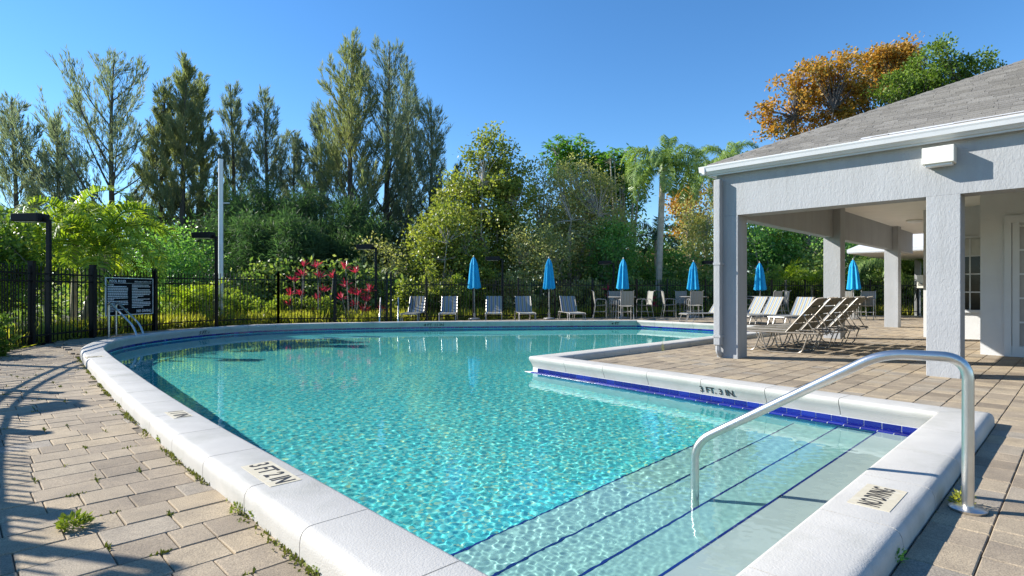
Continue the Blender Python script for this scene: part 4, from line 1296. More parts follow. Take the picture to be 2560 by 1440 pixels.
def bar_chair():
    o = empty('patio_chair')
    w, zs = .52, .58
    for s in (-1, 1):
        x = s * w / 2
        MB().tube(bend([(x, -.27, .01), (x, -.25, .82), (x, .16, .84), (x, .22, .62)], .07), .014, 7).build('arm', alu_m, o, smooth=True)
        MB().tube(bend([(x, .30, .01), (x, .20, zs - .04), (x, .27, 1.16), (x, .36, 1.20)], .10), .014, 7).build('leg', alu_m, o, smooth=True)
        MB().tube([(x, -.26, .30), (x, .26, .30)], .010, 6).build('side_stretcher', alu_m, o)
    MB().tube([(-w / 2, -.25, .30), (w / 2, -.25, .30)], .012, 6).build('foot_bar', alu_m, o)
    MB().tube([(-w / 2, -.25, zs), (w / 2, -.25, zs)], .012, 6).build('front_bar', alu_m, o)
    sling_panel(w - .03, (0, -.25, zs + .01), (0, .20, zs - .02), .03, 'seat_sling', chairsling_m, o)
    sling_panel(w - .02, (0, .205, zs + .02), (0, .285, 1.17), .02, 'back_sling', chairsling_m, o)
    return o
C0 = bar_chair()
CH = [(1500, 24.3, (1, -.1), 'side on chair at the left of the table by the palm trunk'), (1565, 23.4, (0, 1), 'chair with its back to the pool at the table left of the palm'), (1612, 24.4, (-1, -.2), 'side on chair in front of the palm trunk'),
      (1540, 25.0, (0, -1), 'chair facing the pool behind the table left of the palm'), (1672, 25.1, (1, -.1), 'side on chair just right of the palm trunk'), (1737, 24.4, (0, 1), 'chair with its back to the pool left of the corner column'), (1708, 26.0, (.1, -1), 'chair facing the pool behind the table left of the corner column'),
      (1872, 25.5, (1, -.2), 'chair at the edge of the corner column beyond the loungers'), (1932, 24.7, (-.4, .8), 'brownish chair behind the middle striped lounger'), (1952, 25.7, (-1, .1), 'pale chair behind the middle striped lounger trio'),
      (2118, 23.4, (.7, .7), 'chair half hidden by the second loggia column'), (2168, 23.6, (-.6, -.7), 'blue striped chair seen between the loggia columns')]
for i, (x, Y, fc, lb_) in enumerate(CH):
    o = C0 if i == 0 else copy_tree(C0)
    o.location = D(x, Y) + UP * PZ; o.rotation_euler = (0, 0, rot_for(fc)); tag(o, lb_, 'chair', 'patio chairs round the umbrella tables')

# ------------------------------------------------------------------ vegetation
def nrmz(a): return a / np.maximum(1e-6, np.linalg.norm(a, axis=1))[:, None]
def poly_at(path, t):                                # path (k,3), t in 0..1 array
    path = np.asarray(path, float); k = len(path) - 1
    x = np.clip(t, 0, 1) * k; i = np.minimum(x.astype(int), k - 1); f = (x - i)[:, None]
    return path[i] * (1 - f) + path[i + 1] * f, nrmz(path[i + 1] - path[i])
def casuarina(loc, H, seed, m, label, spread=1.0, nb=26, cards=11000, lean=(0, 0), low=.10, grp='tall feathery casuarinas behind the fence', r0=1.0):
    rl_ = np.random.default_rng(seed)
    o = tag(empty('casuarina_tree', loc), label, 'tree', grp)
    zs = np.linspace(0, 1, 9)
    trunk = np.stack([lean[0] * zs + .12 * np.sin(zs * 5 + seed) * zs, lean[1] * zs + .12 * np.cos(zs * 4 + seed) * zs, H * zs], 1)
    mb = MB().tube(trunk, [.02 + .013 * H * (1 - z) ** .8 for z in zs], 7)
    paths = [(trunk[5:], .30 * r0, 1.6)]
    for w in range(40):
        ts = .55 + .44 * w / 40; p0, _ = poly_at(trunk, np.array([ts])); a_ = rl_.uniform(0, 6.28); ll = H * .10 * (1.06 - ts) / .5 + .3; e_ = rl_.uniform(.7, 1.15)
        dr = np.array([math.cos(a_) * math.cos(e_), math.sin(a_) * math.cos(e_), math.sin(e_)])
        paths.append((np.array([p0[0], p0[0] + dr * ll * .5, p0[0] + dr * ll * .9 + np.array([0, 0, ll * .2])]), .14 * r0, 1.0))
    for k in range(nb):
        t = low + (.93 - low) * ((k + rl_.random()) / nb)
        p, _ = poly_at(trunk, np.array([t])); p = p[0]
        a = k * 2.4 + rl_.normal() * .5
        L = H * (.38 * (1 - t) ** .9 + .05) * spread * rl_.uniform(.6, 1.3)
        el = R(rl_.uniform(30, 55) + 16 * t)
        path = [p]; q = p.copy()
        for j in range(6):
            e = el + (R(80) - el) * (j / 6) ** 1.5 * .75
            q = q + L / 6 * np.array([math.cos(a) * math.cos(e), math.sin(a) * math.cos(e), math.sin(e)]); path.append(q.copy())
        path = np.array(path)
        mb.tube(path, [max(.008, .012 * L * (1 - j / 7)) for j in range(7)], 5, cap=False)
        paths.append((path, (.13 + .03 * L) * r0, .8))
        for w in range(int(3 + L * 3.2)):
            ts = rl_.uniform(.15, .95); p0, d0 = poly_at(path, np.array([ts])); p0 = p0[0]; d0 = d0[0]
            side = nrmz(rl_.normal(size=(1, 3)))[0]; side = side - d0 * side.dot(d0); side /= np.linalg.norm(side) + 1e-6
            dr = d0 * 1.0 + side * .55 + np.array([0, 0, .12]); dr /= np.linalg.norm(dr)
            ll = L * rl_.uniform(.16, .34) * (1.15 - .5 * ts) + .25
            c1 = p0 + dr * ll * .5; dr2 = dr + np.array([0, 0, .35]); dr2 /= np.linalg.norm(dr2)
            paths.append((np.array([p0, c1, c1 + dr2 * ll * .5]), .13 * r0, 1.0))
    mb.build('trunk', darkbark_m, o, smooth=True)
    lens = np.array([np.sum(np.linalg.norm(np.diff(p[0], axis=0), axis=1)) * p[2] for p in paths])
    ns = (cards * lens / lens.sum()).astype(int)
    Q = []
    for (path, rad, _), n in zip(paths, ns):
        t = rl_.random(n) ** .8 * .9 + .1
        c_, d_ = poly_at(path, t)
        # clumps of sprays along the branch
        cl_ = np.round(t * 9 + rl_.normal(size=n) * .25) / 9
        c2, _ = poly_at(path, cl_); c_ = c_ * .45 + c2 * .55
        rr_ = rad * (np.minimum(1, t / .3) * (1.05 - t) ** .8 * 1.25 + .05)
        off_ = nrmz(rl_.normal(size=(n, 3))) * (rl_.random(n) ** .6)[:, None] * rr_[:, None]
        dd = nrmz(d_ * 1.15 + off_ / max(rad, .1) * .6 + rl_.normal(size=(n, 3)) * .28 + np.array([0, 0, .18]))
        Q.append(kites(c_ + off_ * .95, dd, rl_.uniform(.20, .46, n), rl_.uniform(.024, .046, n) * (1.3 if m is casud_m else 1), rl_, taper=.45))
    link('crown', quads_mesh('crown', np.concatenate(Q), m), o)
    return o
def broadleaf(loc, H, RX, seed, m, label, nclump=120, per=70, leaf=(.13, .075), base=.3, RZ=None, bark=bark_m, trunk_r=.13, name='broadleaf_tree', grp=None, clump=.42, droop=0.0, lean=(0, 0), RY=None, fork=6, cat='tree', lobes=None):
    rl_ = np.random.default_rng(seed)
    o = tag(empty(name, loc), label, cat, grp)
    cz = H * (1 + base) / 2; rz = RZ or H * (1 - base) / 2
    RY = RY or RX
    # uneven crown: a few big lobes
    lob = [(nrmz(rl_.normal(size=(1, 3)))[0] * np.array([RX, RY, rz]) * .55, rl_.uniform(.45, .75)) for _ in range(7)]
    C_ = []
    if lobes:                                    # measured lobes: column, row, radius at the tree's depth
        Yt = loc[1]; ar = np.array([l[2] ** 2 for l in lobes], float); ar /= ar.sum()
        while len(C_) < nclump:
            lx, ly, lr = lobes[rl_.choice(len(lobes), p=ar)]
            rm = lr * Yt / FPX
            d_ = nrmz(rl_.normal(size=(1, 3)))[0] * rl_.uniform(.2, 1.0) ** .45 * rm
            C_.append(np.array([(lx - 1280) / FPX * Yt - loc[0], rl_.normal() * rm * .3, HT(ly, Yt)]) + d_)
    while len(C_) < nclump:
        lc, ls = lob[rl_.integers(len(lob))]
        d_ = nrmz(rl_.normal(size=(1, 3)))[0] * rl_.uniform(.35, 1.0) ** .5
        p = lc + d_ * np.array([RX, RY, rz]) * ls
        if np.sum((p / np.array([RX, RY, rz])) ** 2) < 1.25: C_.append(p + np.array([lean[0], lean[1], cz]))
    C_ = np.array(C_)
    fk = np.array([lean[0] * .3, lean[1] * .3, H * base * .85])
    mb = MB().tube([(0, 0, -.05), fk * np.array([.4, .4, .5]), fk], [trunk_r * 1.25, trunk_r, trunk_r * .85], 8)
    limbs = []
    for k in range(fork):
        a = k * 6.2832 / fork + rl_.normal() * .3
        e = fk + np.array([math.cos(a) * RX * .55, math.sin(a) * RY * .55, rz * rl_.uniform(.5, 1.3)]) + np.array([lean[0] * .6, lean[1] * .6, 0])
        mid = (fk + e) / 2 + rl_.normal(size=3) * .15 * RX + np.array([0, 0, .1 * rz])
        pth = np.array([fk, mid, e]); limbs.append(pth)
        mb.tube(pth, [trunk_r * .6, trunk_r * .38, trunk_r * .16], 6, cap=False)
    LP = np.concatenate([np.array([p[0] * (1 - t) ** 2 + 2 * t * (1 - t) * p[1] + t * t * p[2] for t in (.35, .55, .75, 1)]) for p in limbs])
    for c_ in C_:
        j = np.argmin(np.linalg.norm(LP - c_, axis=1)); s = LP[j]
        mid = (s + c_) / 2 + rl_.normal(size=3) * .12
        mb.tube([s, mid, c_], [trunk_r * .16, trunk_r * .09, trunk_r * .04], 4, cap=False)
    mb.build('trunk', bark, o, smooth=True)
    n = nclump * per
    cen = np.repeat(C_, per, 0)
    off_ = rl_.normal(size=(n, 3)) * np.repeat(rl_.uniform(.6, 1.3, nclump), per)[:, None] * clump * .5
    off_[:, 2] *= .75
    Dv = nrmz(off_ + 1e-3) * .6 + rl_.normal(size=(n, 3)) * .55 + np.array([0, 0, .15 - droop])
    Q = kites(cen + off_, Dv, rl_.uniform(.7, 1.3, n) * leaf[0], rl_.uniform(.8, 1.2, n) * leaf[1], rl_)
    link('crown', quads_mesh('crown', Q, m), o)
    return o
def shrub(loc, rx, ry, h, seed, m, label, n=6000, leaf=(.10, .06), grp=None, name='shrub'):
    rl_ = np.random.default_rng(seed)
    o = tag(empty(name, loc), label, 'shrub', grp)
    mb = MB()
    for k in range(7):
        a = rl_.uniform(0, 6.28); mb.tube([(0, 0, -.03), (rx * .3 * math.cos(a), ry * .3 * math.sin(a), h * .4), (rx * .7 * math.cos(a), ry * .7 * math.sin(a), h * .8)], [.03, .02, .008], 5, cap=False)
    mb.build('stem', darkbark_m, o)
    nc = max(12, n // 90)
    d_ = nrmz(rl_.normal(size=(nc, 3))); d_[:, 2] = np.abs(d_[:, 2])
    C_ = d_ * (rl_.random(nc) ** .45)[:, None] * np.array([rx, ry, h * .92]) + np.array([0, 0, h * .05])
    idx = rl_.integers(nc, size=n)
    off_ = rl_.normal(size=(n, 3)) * min(rx, ry, h) * .16
    P = C_[idx] + off_; P[:, 2] = np.abs(P[:, 2])
    Dv = nrmz(off_ + 1e-3) * .7 + rl_.normal(size=(n, 3)) * .5 + np.array([0, 0, .35])
    link('foliage', quads_mesh('foliage', kites(P, Dv, rl_.uniform(.7, 1.3, n) * leaf[0], leaf[1], rl_), m), o)
    return o
def frond_mesh(L, rise, droop, n, ll, lw, seed, m, vee=.5, ldroop=.5, stalk=.15):
    rl_ = np.random.default_rng(seed)
    t = np.linspace(0, 1, 12)
    e = rise - droop * t ** 1.3
    seg = L / 11
    x = np.concatenate([[0], np.cumsum(np.cos(e[:-1]) * seg)]); z = np.concatenate([[0], np.cumsum(np.sin(e[:-1]) * seg)])
    path = np.stack([x, np.zeros(12), z], 1)
    mb = MB().tube(path, [.022 * (1 - .85 * q) * max(.6, L / 2) for q in t], 5)
    V = list(mb.v); F = list(mb.f)
    ts = np.linspace(stalk, 1, n)
    for s in (-1, 1):
        c_, d_ = poly_at(path, ts + rl_.normal(size=n) * .006)
        up = np.cross(np.array([0, 1, 0])[None, :].repeat(n, 0), d_) * -1
        up = np.stack([-d_[:, 2], np.zeros(n), d_[:, 0]], 1)
        ln = ll * (np.sin((ts - stalk) / (1 - stalk) * math.pi * .86 + .34)) * rl_.uniform(.85, 1.1, n) + .06
        fwd = .25 + .75 * ts
        d0 = nrmz(np.array([0, s, 0])[None, :] * 1.0 + d_ * fwd[:, None] + up * (vee + rl_.normal(size=n) * .28)[:, None])
        m1 = c_ + d0 * ln[:, None] * .5
        d1 = nrmz(d0 + np.array([0, 0, -1.0])[None, :] * (ldroop * rl_.uniform(.6, 1.4, n))[:, None])
        m2 = m1 + d1 * ln[:, None] * .5
        w = np.cross(d0, up); w = nrmz(w) * lw
        for i in range(n):
            k = len(V)
            V += [tuple(c_[i] - w[i] * .3), tuple(c_[i] + w[i] * .3), tuple(m1[i] + w[i] * .5), tuple(m1[i] - w[i] * .5), tuple(m2[i])]
            F += [(k, k + 1, k + 2, k + 3), (k + 3, k + 2, k + 4)]
    me = bpy.data.meshes.new('frond'); me.from_pydata(V, [], F); me.materials.append(m)
    return me
def palm(loc, trunks, fronds, nf, label, tm=palmtrunk_m, name='palm_tree', shaft=None, seed=1, tilt=(-50, 35), grp=None, tr=.09):
    rl_ = random.Random(seed)
    o = tag(empty(name, loc), label, 'palm', grp)
    for (bx, by, tx, ty, h) in trunks:
        pts_ = [(bx, by, -.05), (bx + (tx - bx) * .25, by + (ty - by) * .25, h * .3), (bx + (tx - bx) * .65, by + (ty - by) * .65, h * .7), (tx, ty, h)]
        P3, _ = poly_at(catmull([np.array(p) for p in pts_], .3), np.linspace(0, 1, 18))
        MB().tube(P3, [tr * (1.35 - .45 * min(1, i / 5) + .03 * (i % 2)) for i in range(18)], 10).build('trunk', tm, o, smooth=True)
        if shaft: MB().tube([(tx, ty, h - .02), (tx, ty, h + .25), (tx, ty, h + .55)], [tr * 1.15, tr * 1.05, tr * .5], 10).build('crownshaft', shaft, o, smooth=True)
        top = h + (.45 if shaft else 0)
        for k in range(nf):
            f_ = link('frond', rl_.choice(fronds), o, (tx, ty, top - .12 * (k / nf)))
            q = (k + .5) / nf
            f_.rotation_euler = (rl_.uniform(-.25, .25), R(tilt[0]) + R(tilt[1] - tilt[0]) * q ** .9 + rl_.uniform(-.1, .1), k * 2.4 + rl_.uniform(-.25, .25))
            s_ = rl_.uniform(.85, 1.1); f_.scale = (s_, s_, s_)
    return o

# feathery casuarinas: column, top row, depth
CAS = [(38, 252, 33, casu_m, 'blue green casuarina at the far left edge', .9, 22, 8000), (150, 296, 34, casu_m, 'small casuarina between the left edge and the tall open one', .8, 20, 7000),
       (282, 134, 33, casu_m, 'open casuarina with long ascending limbs above the clustered palm', 1.35, 20, 11000), (405, 205, 34, casuy_m, 'olive casuarina left stem of the dense trio', .55, 24, 9000),
       (457, 142, 33, casuy_m, 'tallest casuarina of the dense olive trio', .6, 30, 15000), (500, 192, 35, casuy_m, 'olive casuarina right stem of the dense trio', .6, 26, 11000),
       (582, 222, 36, casu_m, 'thin casuarina just right of the dense trio', .7, 22, 8000), (668, 232, 36, casu_m, 'casuarina with two spires above the dark conifers', .8, 22, 8000), (738, 338, 37, casu_m, 'short casuarina in the gap before the tallest pair', .8, 18, 6000),
       (878, 86, 33, casuy_m, 'tallest casuarina of all, near the middle of the sky', .85, 34, 17000), (968, 112, 34, casu_m, 'tall airy casuarina just right of the tallest one', 1.0, 28, 11000), (1075, 262, 34, casu_m, 'slender casuarina beside the yellow green tree', .9, 20, 7000),
       (800, 268, 36, casu_m, 'leaning casuarina left of the tallest one', .7, 18, 6500), (1022, 150, 37, casu_m, 'thin spire casuarina behind the tall pair', .5, 18, 5500)]
for i, (x, y, Y, m, lb_, sp, nb, cards) in enumerate(CAS):
    casuarina(D(x, Y), HT(y, Y), 100 + i, m, lb_, sp, int(nb * 1.4), int(cards * 1.9))
DK = [(600, 470, 30, 'dark green conifer beside the pale pole'), (690, 455, 31, 'dark green conifer in the middle of the dark stand'), (770, 480, 30, 'dark green conifer above the crimson plants'), (850, 500, 29.5, 'dark green conifer behind the third lamp head'), (905, 560, 28.5, 'low dark conifer right of the third lamp head'), (640, 540, 27.5, 'low dark conifer nearest the fence by the pale pole'), (740, 560, 27, 'low dark conifer nearest the fence behind the crimson plants')]
for i, (x, y, Y, lb_) in enumerate(DK):
    Hh = HT(y, Y); lo_ = [(x + random.uniform(-38, 38), y + 22 + q * 26, 26 + 9 * min(q, 4)) for q in range(int((690 - y) / 30))]
    broadleaf(D(x, Y), Hh, 2.0, 140 + i, casud_m, lb_, 170, 105, (.30, .034), .06, bark=darkbark_m, trunk_r=.10, clump=.62, fork=5, lobes=lo_, name='conifer_tree', grp='dark green conifers behind the fence')
# broadleaf trees
broadleaf(D(1236, 29.5), HT(318, 29.5), 2.5, 201, yel_m, 'yellow green broadleaf tree with a pointed crown', 350, 60, (.17, .11), .22, trunk_r=.14, clump=.5, fork=8, lobes=[(1222, 345, 28), (1228, 395, 48), (1190, 440, 62), (1268, 440, 62), (1150, 510, 70), (1225, 520, 80), (1290, 510, 58), (1120, 590, 62), (1210, 610, 75), (1285, 600, 60)])
broadleaf(D(1110, 27.0), HT(520, 27.0), 1.9, 203, yel_m, 'low yellow green tree right of the dark conifers', 170, 60, (.15, .10), .10, trunk_r=.10, clump=.6)
broadleaf(D(1175, 28.6), HT(600, 28.6), 1.9, 204, yel_m, 'low bright tree behind the first blue umbrella', 120, 60, (.14, .09), .05, trunk_r=.08, clump=.6)
broadleaf(D(1425, 31.0), HT(410, 31.0), 3.1, 206, oliv_m, 'sparse grey olive tree with pale forked limbs', 360, 44, (.15, .08), .16, trunk_r=.20, clump=.6, fork=10, lobes=[(1365, 450, 45), (1430, 445, 55), (1490, 460, 50), (1340, 520, 55), (1410, 530, 70), (1480, 540, 65), (1540, 560, 45), (1370, 600, 60), (1450, 620, 65)])
broadleaf(D(1340, 28.2), HT(560, 28.2), 2.0, 207, oliv_m, 'small olive tree behind the second blue umbrella', 120, 55, (.13, .08), .12, trunk_r=.08, clump=.6)
broadleaf(D(1465, 34.0), HT(480, 34.0), 2.4, 208, oliv_m, 'brownish olive tree under the umbrella tree leaves', 170, 50, (.16, .09), .1, trunk_r=.10, clump=.7)
broadleaf(D(1520, 30.6), HT(520, 30.6), 1.5, 209, deep_m, 'dark leafy tree left of the tall palm trunk', 180, 60, (.15, .09), .06, trunk_r=.10, clump=.6)
broadleaf(D(1700, 33.0), HT(605, 33.0), 2.6, 210, deep_m, 'dark leafy tree right of the tall palm trunk', 170, 55, (.15, .09), .06, trunk_r=.10, clump=.65)
broadleaf(D(1770, 36.0), HT(430, 36.0), 2.3, 211, oliv_m, 'thin olive tree behind the corner column', 150, 45, (.15, .09), .1, trunk_r=.10, clump=.7)
# orange tree above the roof, made of separate lobes of crown on one trunk
broadleaf(D(2075, 40), HT(110, 40), 5.2, 215, orange_m, 'rust orange tree rising above the shingle roof', 240, 50, (.22, .15), .42, bark=darkbark_m, trunk_r=.26, clump=.48, fork=7, RY=3.5, lobes=[(1912, 275, 28), (1925, 320, 34), (1965, 215, 34), (1990, 270, 42), (2030, 195, 42), (2050, 255, 48), (2095, 180, 48), (2110, 240, 48), (2000, 325, 40), (2080, 310, 45), (2145, 230, 34), (2150, 290, 34)])
broadleaf(D(2290, 44), HT(112, 44), 3.6, 217, orange_m, 'second rust orange tree behind the green crown', 190, 50, (.24, .16), .55, bark=darkbark_m, trunk_r=.24, clump=.55, fork=6, RY=3.0, lobes=[(2185, 155, 32), (2230, 150, 36), (2262, 145, 30), (2205, 205, 36), (2250, 195, 36)])
broadleaf(D(2330, 37), HT(120, 37), 4.0, 216, green_m, 'bright green open tree above the roof ridge', 200, 46, (.20, .12), .55, bark=darkbark_m, trunk_r=.2, clump=.5, fork=7, RY=3.0, lobes=[(2230, 225, 36), (2300, 170, 30), (2290, 235, 40), (2345, 120, 20), (2375, 150, 24), (2330, 200, 34), (2420, 165, 26), (2460, 150, 22), (2400, 215, 34), (2480, 190, 24)])
broadleaf(D(1725, 40), HT(455, 40), 1.5, 218, orange_m, 'small rust coloured tree behind the drooping palm fronds', 60, 46, (.22, .15), .55, trunk_r=.09, clump=.6)
# green trees seen through the loggia
for i, (x, y, Y, m, lb_) in enumerate([(1890, 500, 33, deep_m, 'dark tree seen left through the loggia'), (1960, 520, 35, green_m, 'green tree seen through the middle of the loggia'), (2040, 510, 33, deep_m, 'dark tree seen beside the second loggia column'),
                                        (2160, 560, 35, deep_m, 'dark tree below the shelter roof'), (2270, 570, 32, green_m, 'green tree seen right of the far column'), (2380, 540, 34, deep_m, 'dark tree behind the far wall end')]):
    broadleaf(D(x, Y), HT(y, Y), 2.3, 230 + i, m, lb_, 170, 55, (.16, .10), .08, trunk_r=.10, clump=.62)
# umbrella trees: whorls of long leaflets
def umbrella_tree(loc, tops, seed, label):
    rl_ = np.random.default_rng(seed)
    o = tag(empty('umbrella_tree', loc), label, 'tree')
    mb = MB(); Q = []
    for (x, y, z) in tops:
        mb.tube([(x * .2, y * .2, -.05), (x * .7, y * .7, z * .6), (x, y, z)], [.10, .07, .04], 6)
        for w in range(13):
            a = rl_.uniform(0, 6.28); e = rl_.uniform(-1.1, 1.1)
            c_ = np.array([x, y, z]) + .75 * np.array([math.cos(a) * math.cos(e), math.sin(a) * math.cos(e), math.sin(e) * .7])
            mb.tube([(x, y, z), c_], [.014, .01], 4, cap=False)
            n = 10; b_ = np.arange(n) / n * 6.2832 + rl_.random()
            Dv = np.stack([np.cos(b_), np.sin(b_), -.35 + rl_.normal(size=n) * .3], 1) + np.array([math.cos(a), math.sin(a), .3]) * .35
            Q.append(kites(np.repeat(c_[None], n, 0), Dv, rl_.uniform(.26, .42, n), .12, rl_, np.tile(np.array([[0, 0, 1.0]]), (n, 1)) + rl_.normal(size=(n, 3)) * .1, .55))
    mb.build('trunk', bark_m, o, smooth=True)
    link('crown', quads_mesh('crown', np.concatenate(Q), scheff_m), o)
b1 = D(1470, 35)
umbrella_tree(b1, [(D(x, 35).x - b1.x, dy, HT(y, 35)) for x, y, dy in ((1395, 365, 0), (1420, 352, .6), (1450, 360, -.4), (1385, 385, -.8), (1440, 395, .5), (1475, 410, 0), (1410, 415, .9), (1495, 400, .4))], 31, 'umbrella tree with glossy whorled leaves above the olive tree')
b2 = D(1560, 34)
umbrella_tree(b2, [(D(x, 34).x - b2.x, dy, HT(y, 34)) for x, y, dy in ((1535, 385, 0), (1560, 378, .6), (1585, 392, -.4), (1520, 410, -.8), (1565, 425, .5), (1600, 430, 0), (1530, 450, .7), (1550, 470, 0), (1510, 480, .6))], 32, 'umbrella tree close to the left of the tall palm crown')
broadleaf(D(1480, 35.6), HT(395, 35.6), 2.0, 221, scheff_m, 'glossy green understorey below the umbrella tree whorls', 150, 46, (.26, .12), .3, trunk_r=.1, clump=.7, lobes=[(1400, 405, 30), (1440, 405, 36), (1480, 420, 36), (1510, 420, 30), (1540, 440, 40), (1570, 460, 40), (1550, 510, 45), (1500, 480, 40)])
# palms
ad_f = [frond_mesh(2.45, .85, 2.5, 58, .52, .040, 300 + k, palm_m, .55, .9) for k in range(4)]
palm(D(180, 16.6), [(-.45, -.2, -.85, -.3, 2.1), (-.05, .1, .0, .15, 2.6), (.35, -.15, 1.0, -.25, 1.95), (.1, .4, .45, .9, 2.4)], ad_f, 12, 'clustered bright green palm with pale trunks behind the left fence', shaft=mat('green_crownshaft', (.20, .27, .08), .5, .15, 5), seed=5, name='palm_clump', tr=.085, tilt=(-35, 45))
lowp = [frond_mesh(1.5, .7, 2.1, 44, .36, .034, 310 + k, palm_m, .5, .5) for k in range(2)]
palm(D(455, 20.5), [(0, 0, .1, 0, .55), (.7, .3, .8, .3, .7)], lowp, 14, 'low yellow green palm behind the sign end of the fence', seed=8, tr=.08)
palm(D(40, 14.0), [(-.5, 0, -.5, 0, .9)], lowp, 12, 'low palm half hidden by the left end of the fence', seed=9, tr=.07)
qf = [frond_mesh(3.0, .8, 2.7, 78, .78, .045, 320 + k, queen_m, .2, 2.2, .12) for k in range(3)]
palm(D(1645, 29.0), [(0, 0, .25, 0, HT(425, 29.0))], qf, 19, 'tall queen palm with a smooth pale trunk', seed=11, tr=.17, tilt=(-38, 40))
palm(D(1822, 37.0), [(0, 0, .0, 0, HT(408, 37.0))], qf, 14, 'second queen palm peeping over the roof corner', seed=12, tr=.17, tilt=(-38, 40))
palm(D(1795, 35.0), [(0, 0, -.2, 0, HT(445, 35.0))], qf, 13, 'queen palm with drooping fronds left of the corner column', seed=14, tr=.15)
dpf = [frond_mesh(1.9, .5, 1.5, 34, .5, .05, 330 + k, darkpalm_m, .3, .5) for k in range(2)]
palm(D(1640, 32.0), [(0, 0, 0, 0, HT(590, 32.0))], dpf, 13, 'small dark palm behind the tall palm trunk', seed=13, tr=.10)
palm(D(1965, 28.5), [(0, 0, 0, 0, HT(700, 28.5))], lowp, 13, 'young palm seen through the loggia left of the second column', seed=15, tr=.06)
palm(D(2030, 29.0), [(0, 0, 0, 0, HT(715, 29.0))], lowp, 12, 'young palm right against the second loggia column', seed=16, tr=.06)
palm(D(2225, 30.0), [(0, 0, 0, 0, HT(690, 30.0))], qf[:2], 11, 'palm fronds hanging below the shelter roof', seed=17, tr=.10)
# left shrubs
broadleaf(D(-25, 14.5), HT(560, 14.5), .95, 250, green_m, 'leafy bright green tree at the left edge above the fence', 150, 62, (.13, .075), .12, trunk_r=.08, clump=.5)
shrub(UV(.35, 14.55), .45, .45, .85, 251, green_m, 'dark green shrub growing through the left fence foot', 2600, (.09, .055))
broadleaf(D(440, 26.5), HT(585, 26.5), 2.0, 252, deep_m, 'dark green tree behind the low palm near the pale pole', 170, 55, (.14, .08), .05, trunk_r=.09, clump=.65)
broadleaf(D(965, 27.0), HT(590, 27.0), 1.6, 254, oliv_m, 'olive tree right of the third lamp post', 120, 55, (.13, .08), .05, trunk_r=.08, clump=.6)
for i, (x, Y, rx, h, m_, lb_) in enumerate([(1030, 24.3, 1.0, 2.0, yel_m, 'tall bright shrub at the left end of the long fence'), (1095, 24.9, 1.0, 2.7, yel_m, 'tall bright shrub behind the leftmost lounger'), (1150, 25.6, .9, 2.2, hedge_m, 'lime shrub behind the first blue umbrella'), (1215, 26.0, 1.0, 2.6, yel_m, 'bright shrub right of the first blue umbrella'),
                                          (1300, 26.2, 1.1, 2.3, oliv_m, 'olive shrub between the first two blue umbrellas'), (1390, 26.8, 1.1, 2.1, oliv_m, 'olive shrub behind the second blue umbrella'), (1475, 27.2, 1.0, 1.9, oliv_m, 'olive shrub left of the umbrella table'), (1590, 28.0, 1.1, 1.9, under_m, 'mixed shrub behind the chairs by the palm trunk'), (1700, 28.6, 1.2, 2.0, under_m, 'mixed shrub right of the tall palm trunk'),
                                          (1885, 29.5, 1.4, 2.6, under_m, 'mixed shrub seen at the left of the loggia opening'), (2010, 30.2, 1.5, 2.4, green_m, 'green shrub seen in the middle of the loggia opening'), (2270, 30.5, 1.5, 3.0, green_m, 'green shrub seen right of the far loggia column'), (2165, 30.2, 1.3, 2.4, under_m, 'mixed shrub under the shelter eave'),
                                          (470, 22.3, 1.0, 1.3, under_m, 'low mixed shrub behind the low palm'), (590, 23.0, .9, 1.2, hedge_m, 'lime shrub just right of the pale pole'), (335, 19.8, .9, 1.0, hedge_m, 'lime shrub behind the rules sign')]):
    shrub(D(x, Y), rx, rx * .7, h, 400 + i, m_, lb_, 3400, (.13, .085))
# hedge and crimson plants
hl = ['lime hedge shrub left of the crimson plants', 'lime hedge shrub under the left crimson plant', 'lime hedge shrub between the crimson plants', 'lime hedge shrub under the right crimson plant']
for i, x in enumerate((668, 715, 765, 820)):
    shrub(D(x, 22.6), .55, .5, .95 + .08 * (i % 2), 260 + i, hedge_m, hl[i], 2600, (.09, .06), 'lime hedge shrubs behind the slim fence')
def crimson(loc, heads, seed, label):
    rl_ = np.random.default_rng(seed)
    o = tag(empty('cordyline', loc), label, 'plant', 'crimson cordylines behind the slim fence')
    mb = MB(); 
    for (x, y, z) in heads:
        mb.tube([(x * .5, y * .5, -.03), (x * .8 + .03, y * .8, z * .6), (x, y, z)], [.022, .017, .013], 6)
        n = 17; a = rl_.uniform(0, 6.28, n); e = rl_.uniform(.1, 1.4, n)
        Dv = np.stack([np.cos(a) * np.cos(e), np.sin(a) * np.cos(e), np.sin(e)], 1)
        link('leaf_rosette', quads_mesh('leaf_rosette', kites(np.repeat(np.array([[x, y, z]]), n, 0) - np.array([0, 0, .10]) * rl_.random((n, 1)), Dv, rl_.uniform(.22, .38, n), .05, rl_, None, .5), red_m), o)
    mb.build('stem', bark_m, o)
for i, (x, hd_, lb_) in enumerate([(745, ((725, 760), (735, 700), (757, 662), (760, 685), (730, 735), (752, 735), (745, 775)), 'crimson cordyline with tall rosettes at the left of the bed'), (800, ((798, 665), (803, 690), (828, 690), (797, 745), (790, 780), (812, 725)), 'crimson cordyline in the middle of the bed'), (880, ((868, 668), (890, 680), (862, 712), (875, 730), (900, 735), (852, 745), (922, 725), (915, 750), (885, 760), (910, 775)), 'widest crimson cordyline at the right of the bed')]):
    c_ = D(x, 22.4)
    crimson(c_, [(D(a, 22.4).x - c_.x, random.uniform(-.3, .3), HT(b_, 22.4)) for a, b_ in hd_], 270 + i, lb_)
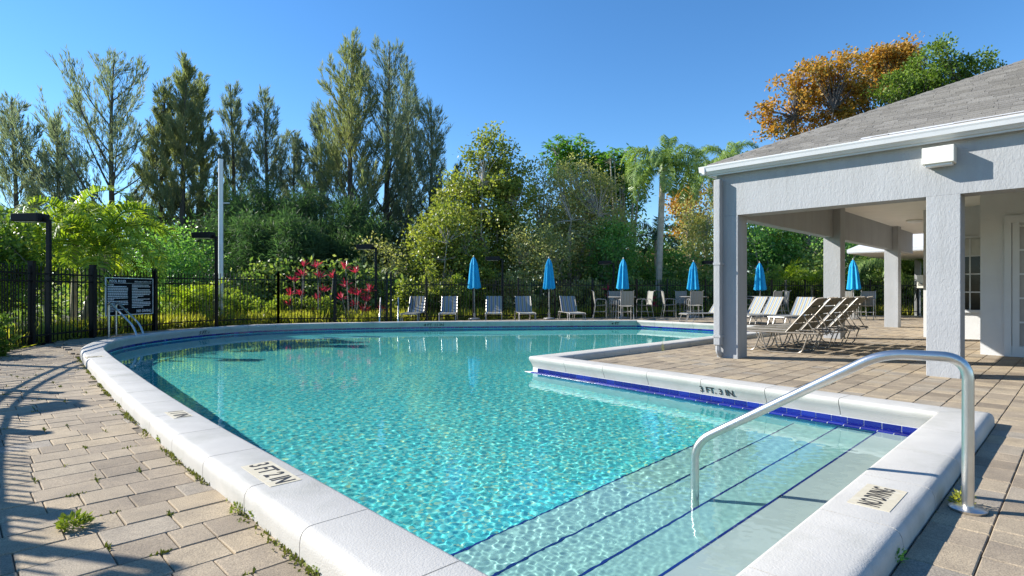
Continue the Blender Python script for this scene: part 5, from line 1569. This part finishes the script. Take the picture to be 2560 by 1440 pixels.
for i, (x, y, lb_) in enumerate([(1165, 725, 'single crimson plant beside the first umbrella'), (1630, 745, 'small crimson plant at the foot of the tall palm'), (1518, 722, 'small crimson plant behind the left chair'), (955, 772, 'low crimson plant by the fence end')]):
    c_ = D(x, 26.6 if x > 1000 else 22.4)
    crimson(c_, [(0, 0, HT(y, c_.y)), (.12, .1, HT(y + 18, c_.y))], 280 + i, lb_)
# ground cover behind the fences, dark undergrowth and the wood further back: masses nobody could count
def cover():
    rl_ = np.random.default_rng(6); P = []
    for Pn, off0, off1, n in ((FENCE[len(FENCE) // 3:], .25, 1.6, 16000), (BACKF, .25, 1.8, 18000)):
        d_ = np.gradient(Pn, axis=0); nn = np.stack([-d_[:, 1], d_[:, 0]], 1); nn /= np.linalg.norm(nn, axis=1)[:, None]
        if Pn is BACKF: nn = nn if nn[0][1] > 0 else -nn
        else: nn = nn if nn[0][0] < 0 else -nn
        i = rl_.integers(len(Pn), size=n)
        o_ = rl_.uniform(off0, off1, n)
        q = Pn[i] + nn[i] * o_[:, None] + rl_.normal(size=(n, 2)) * .1
        P.append(np.stack([q[:, 0], q[:, 1], np.full(n, -.03)], 1))
    P = np.concatenate(P); n = len(P)
    keep_ = np.sin(P[:, 0] * 2.1) + np.sin(P[:, 1] * 1.7 + P[:, 0]) + rl_.normal(size=n) * .8 > -.7
    P = P[keep_]; n = len(P)
    Dv = rl_.normal(size=(n, 3)) * .38 + np.array([0, 0, 1.0])
    return quads_mesh('ground_cover', kites(P, Dv, rl_.uniform(.22, .62, n), rl_.uniform(.03, .06, n), rl_), cover_m)
tag(link('ground_cover', cover()), 'yellow green blade plants growing along the fences', 'ground cover', kind='stuff')
def mass(name, boxes, m, leaf, label, seed):
    rl_ = np.random.default_rng(seed); Q = []
    for (x0, x1, y0, y1, h0, h1, n) in boxes:
        x = rl_.uniform(x0, x1, n); y = rl_.uniform(y0, y1, n)
        top = h0 + (h1 - h0) * (.5 + .5 * np.sin(x * .9 + 2 * np.sin(x * .37)) * np.cos(y * .7 + x * .2))
        z = top * rl_.random(n) ** .75
        P = np.stack([x, y, z], 1) + rl_.normal(size=(n, 3)) * .12
        Dv = rl_.normal(size=(n, 3)) + np.array([0, -.2, .4])
        Q.append(kites(P, Dv, rl_.uniform(.7, 1.4, n) * leaf[0], leaf[1], rl_))
    return tag(link(name, quads_mesh(name, np.concatenate(Q), m)), label, 'foliage', kind='stuff')
mass('undergrowth', [(-34, -17, 17, 28, .4, 1.6, 12000), (-14, -4, 24.5, 31, .8, 2.6, 14000), (-5, 22, 29.5, 33, .9, 3.2, 22000), (14, 34, 29.5, 33, 1.2, 3.6, 16000)], under_m, (.22, .12), 'dark undergrowth between the tree trunks', 71)
mass('far_woods', [(-60, -2, 42, 50, 3.5, 7.5, 30000), (-2, 60, 44, 52, 4, 8.0, 26000)], casud_m, (.45, .22), 'dark wood closing off the view behind the trees', 72)
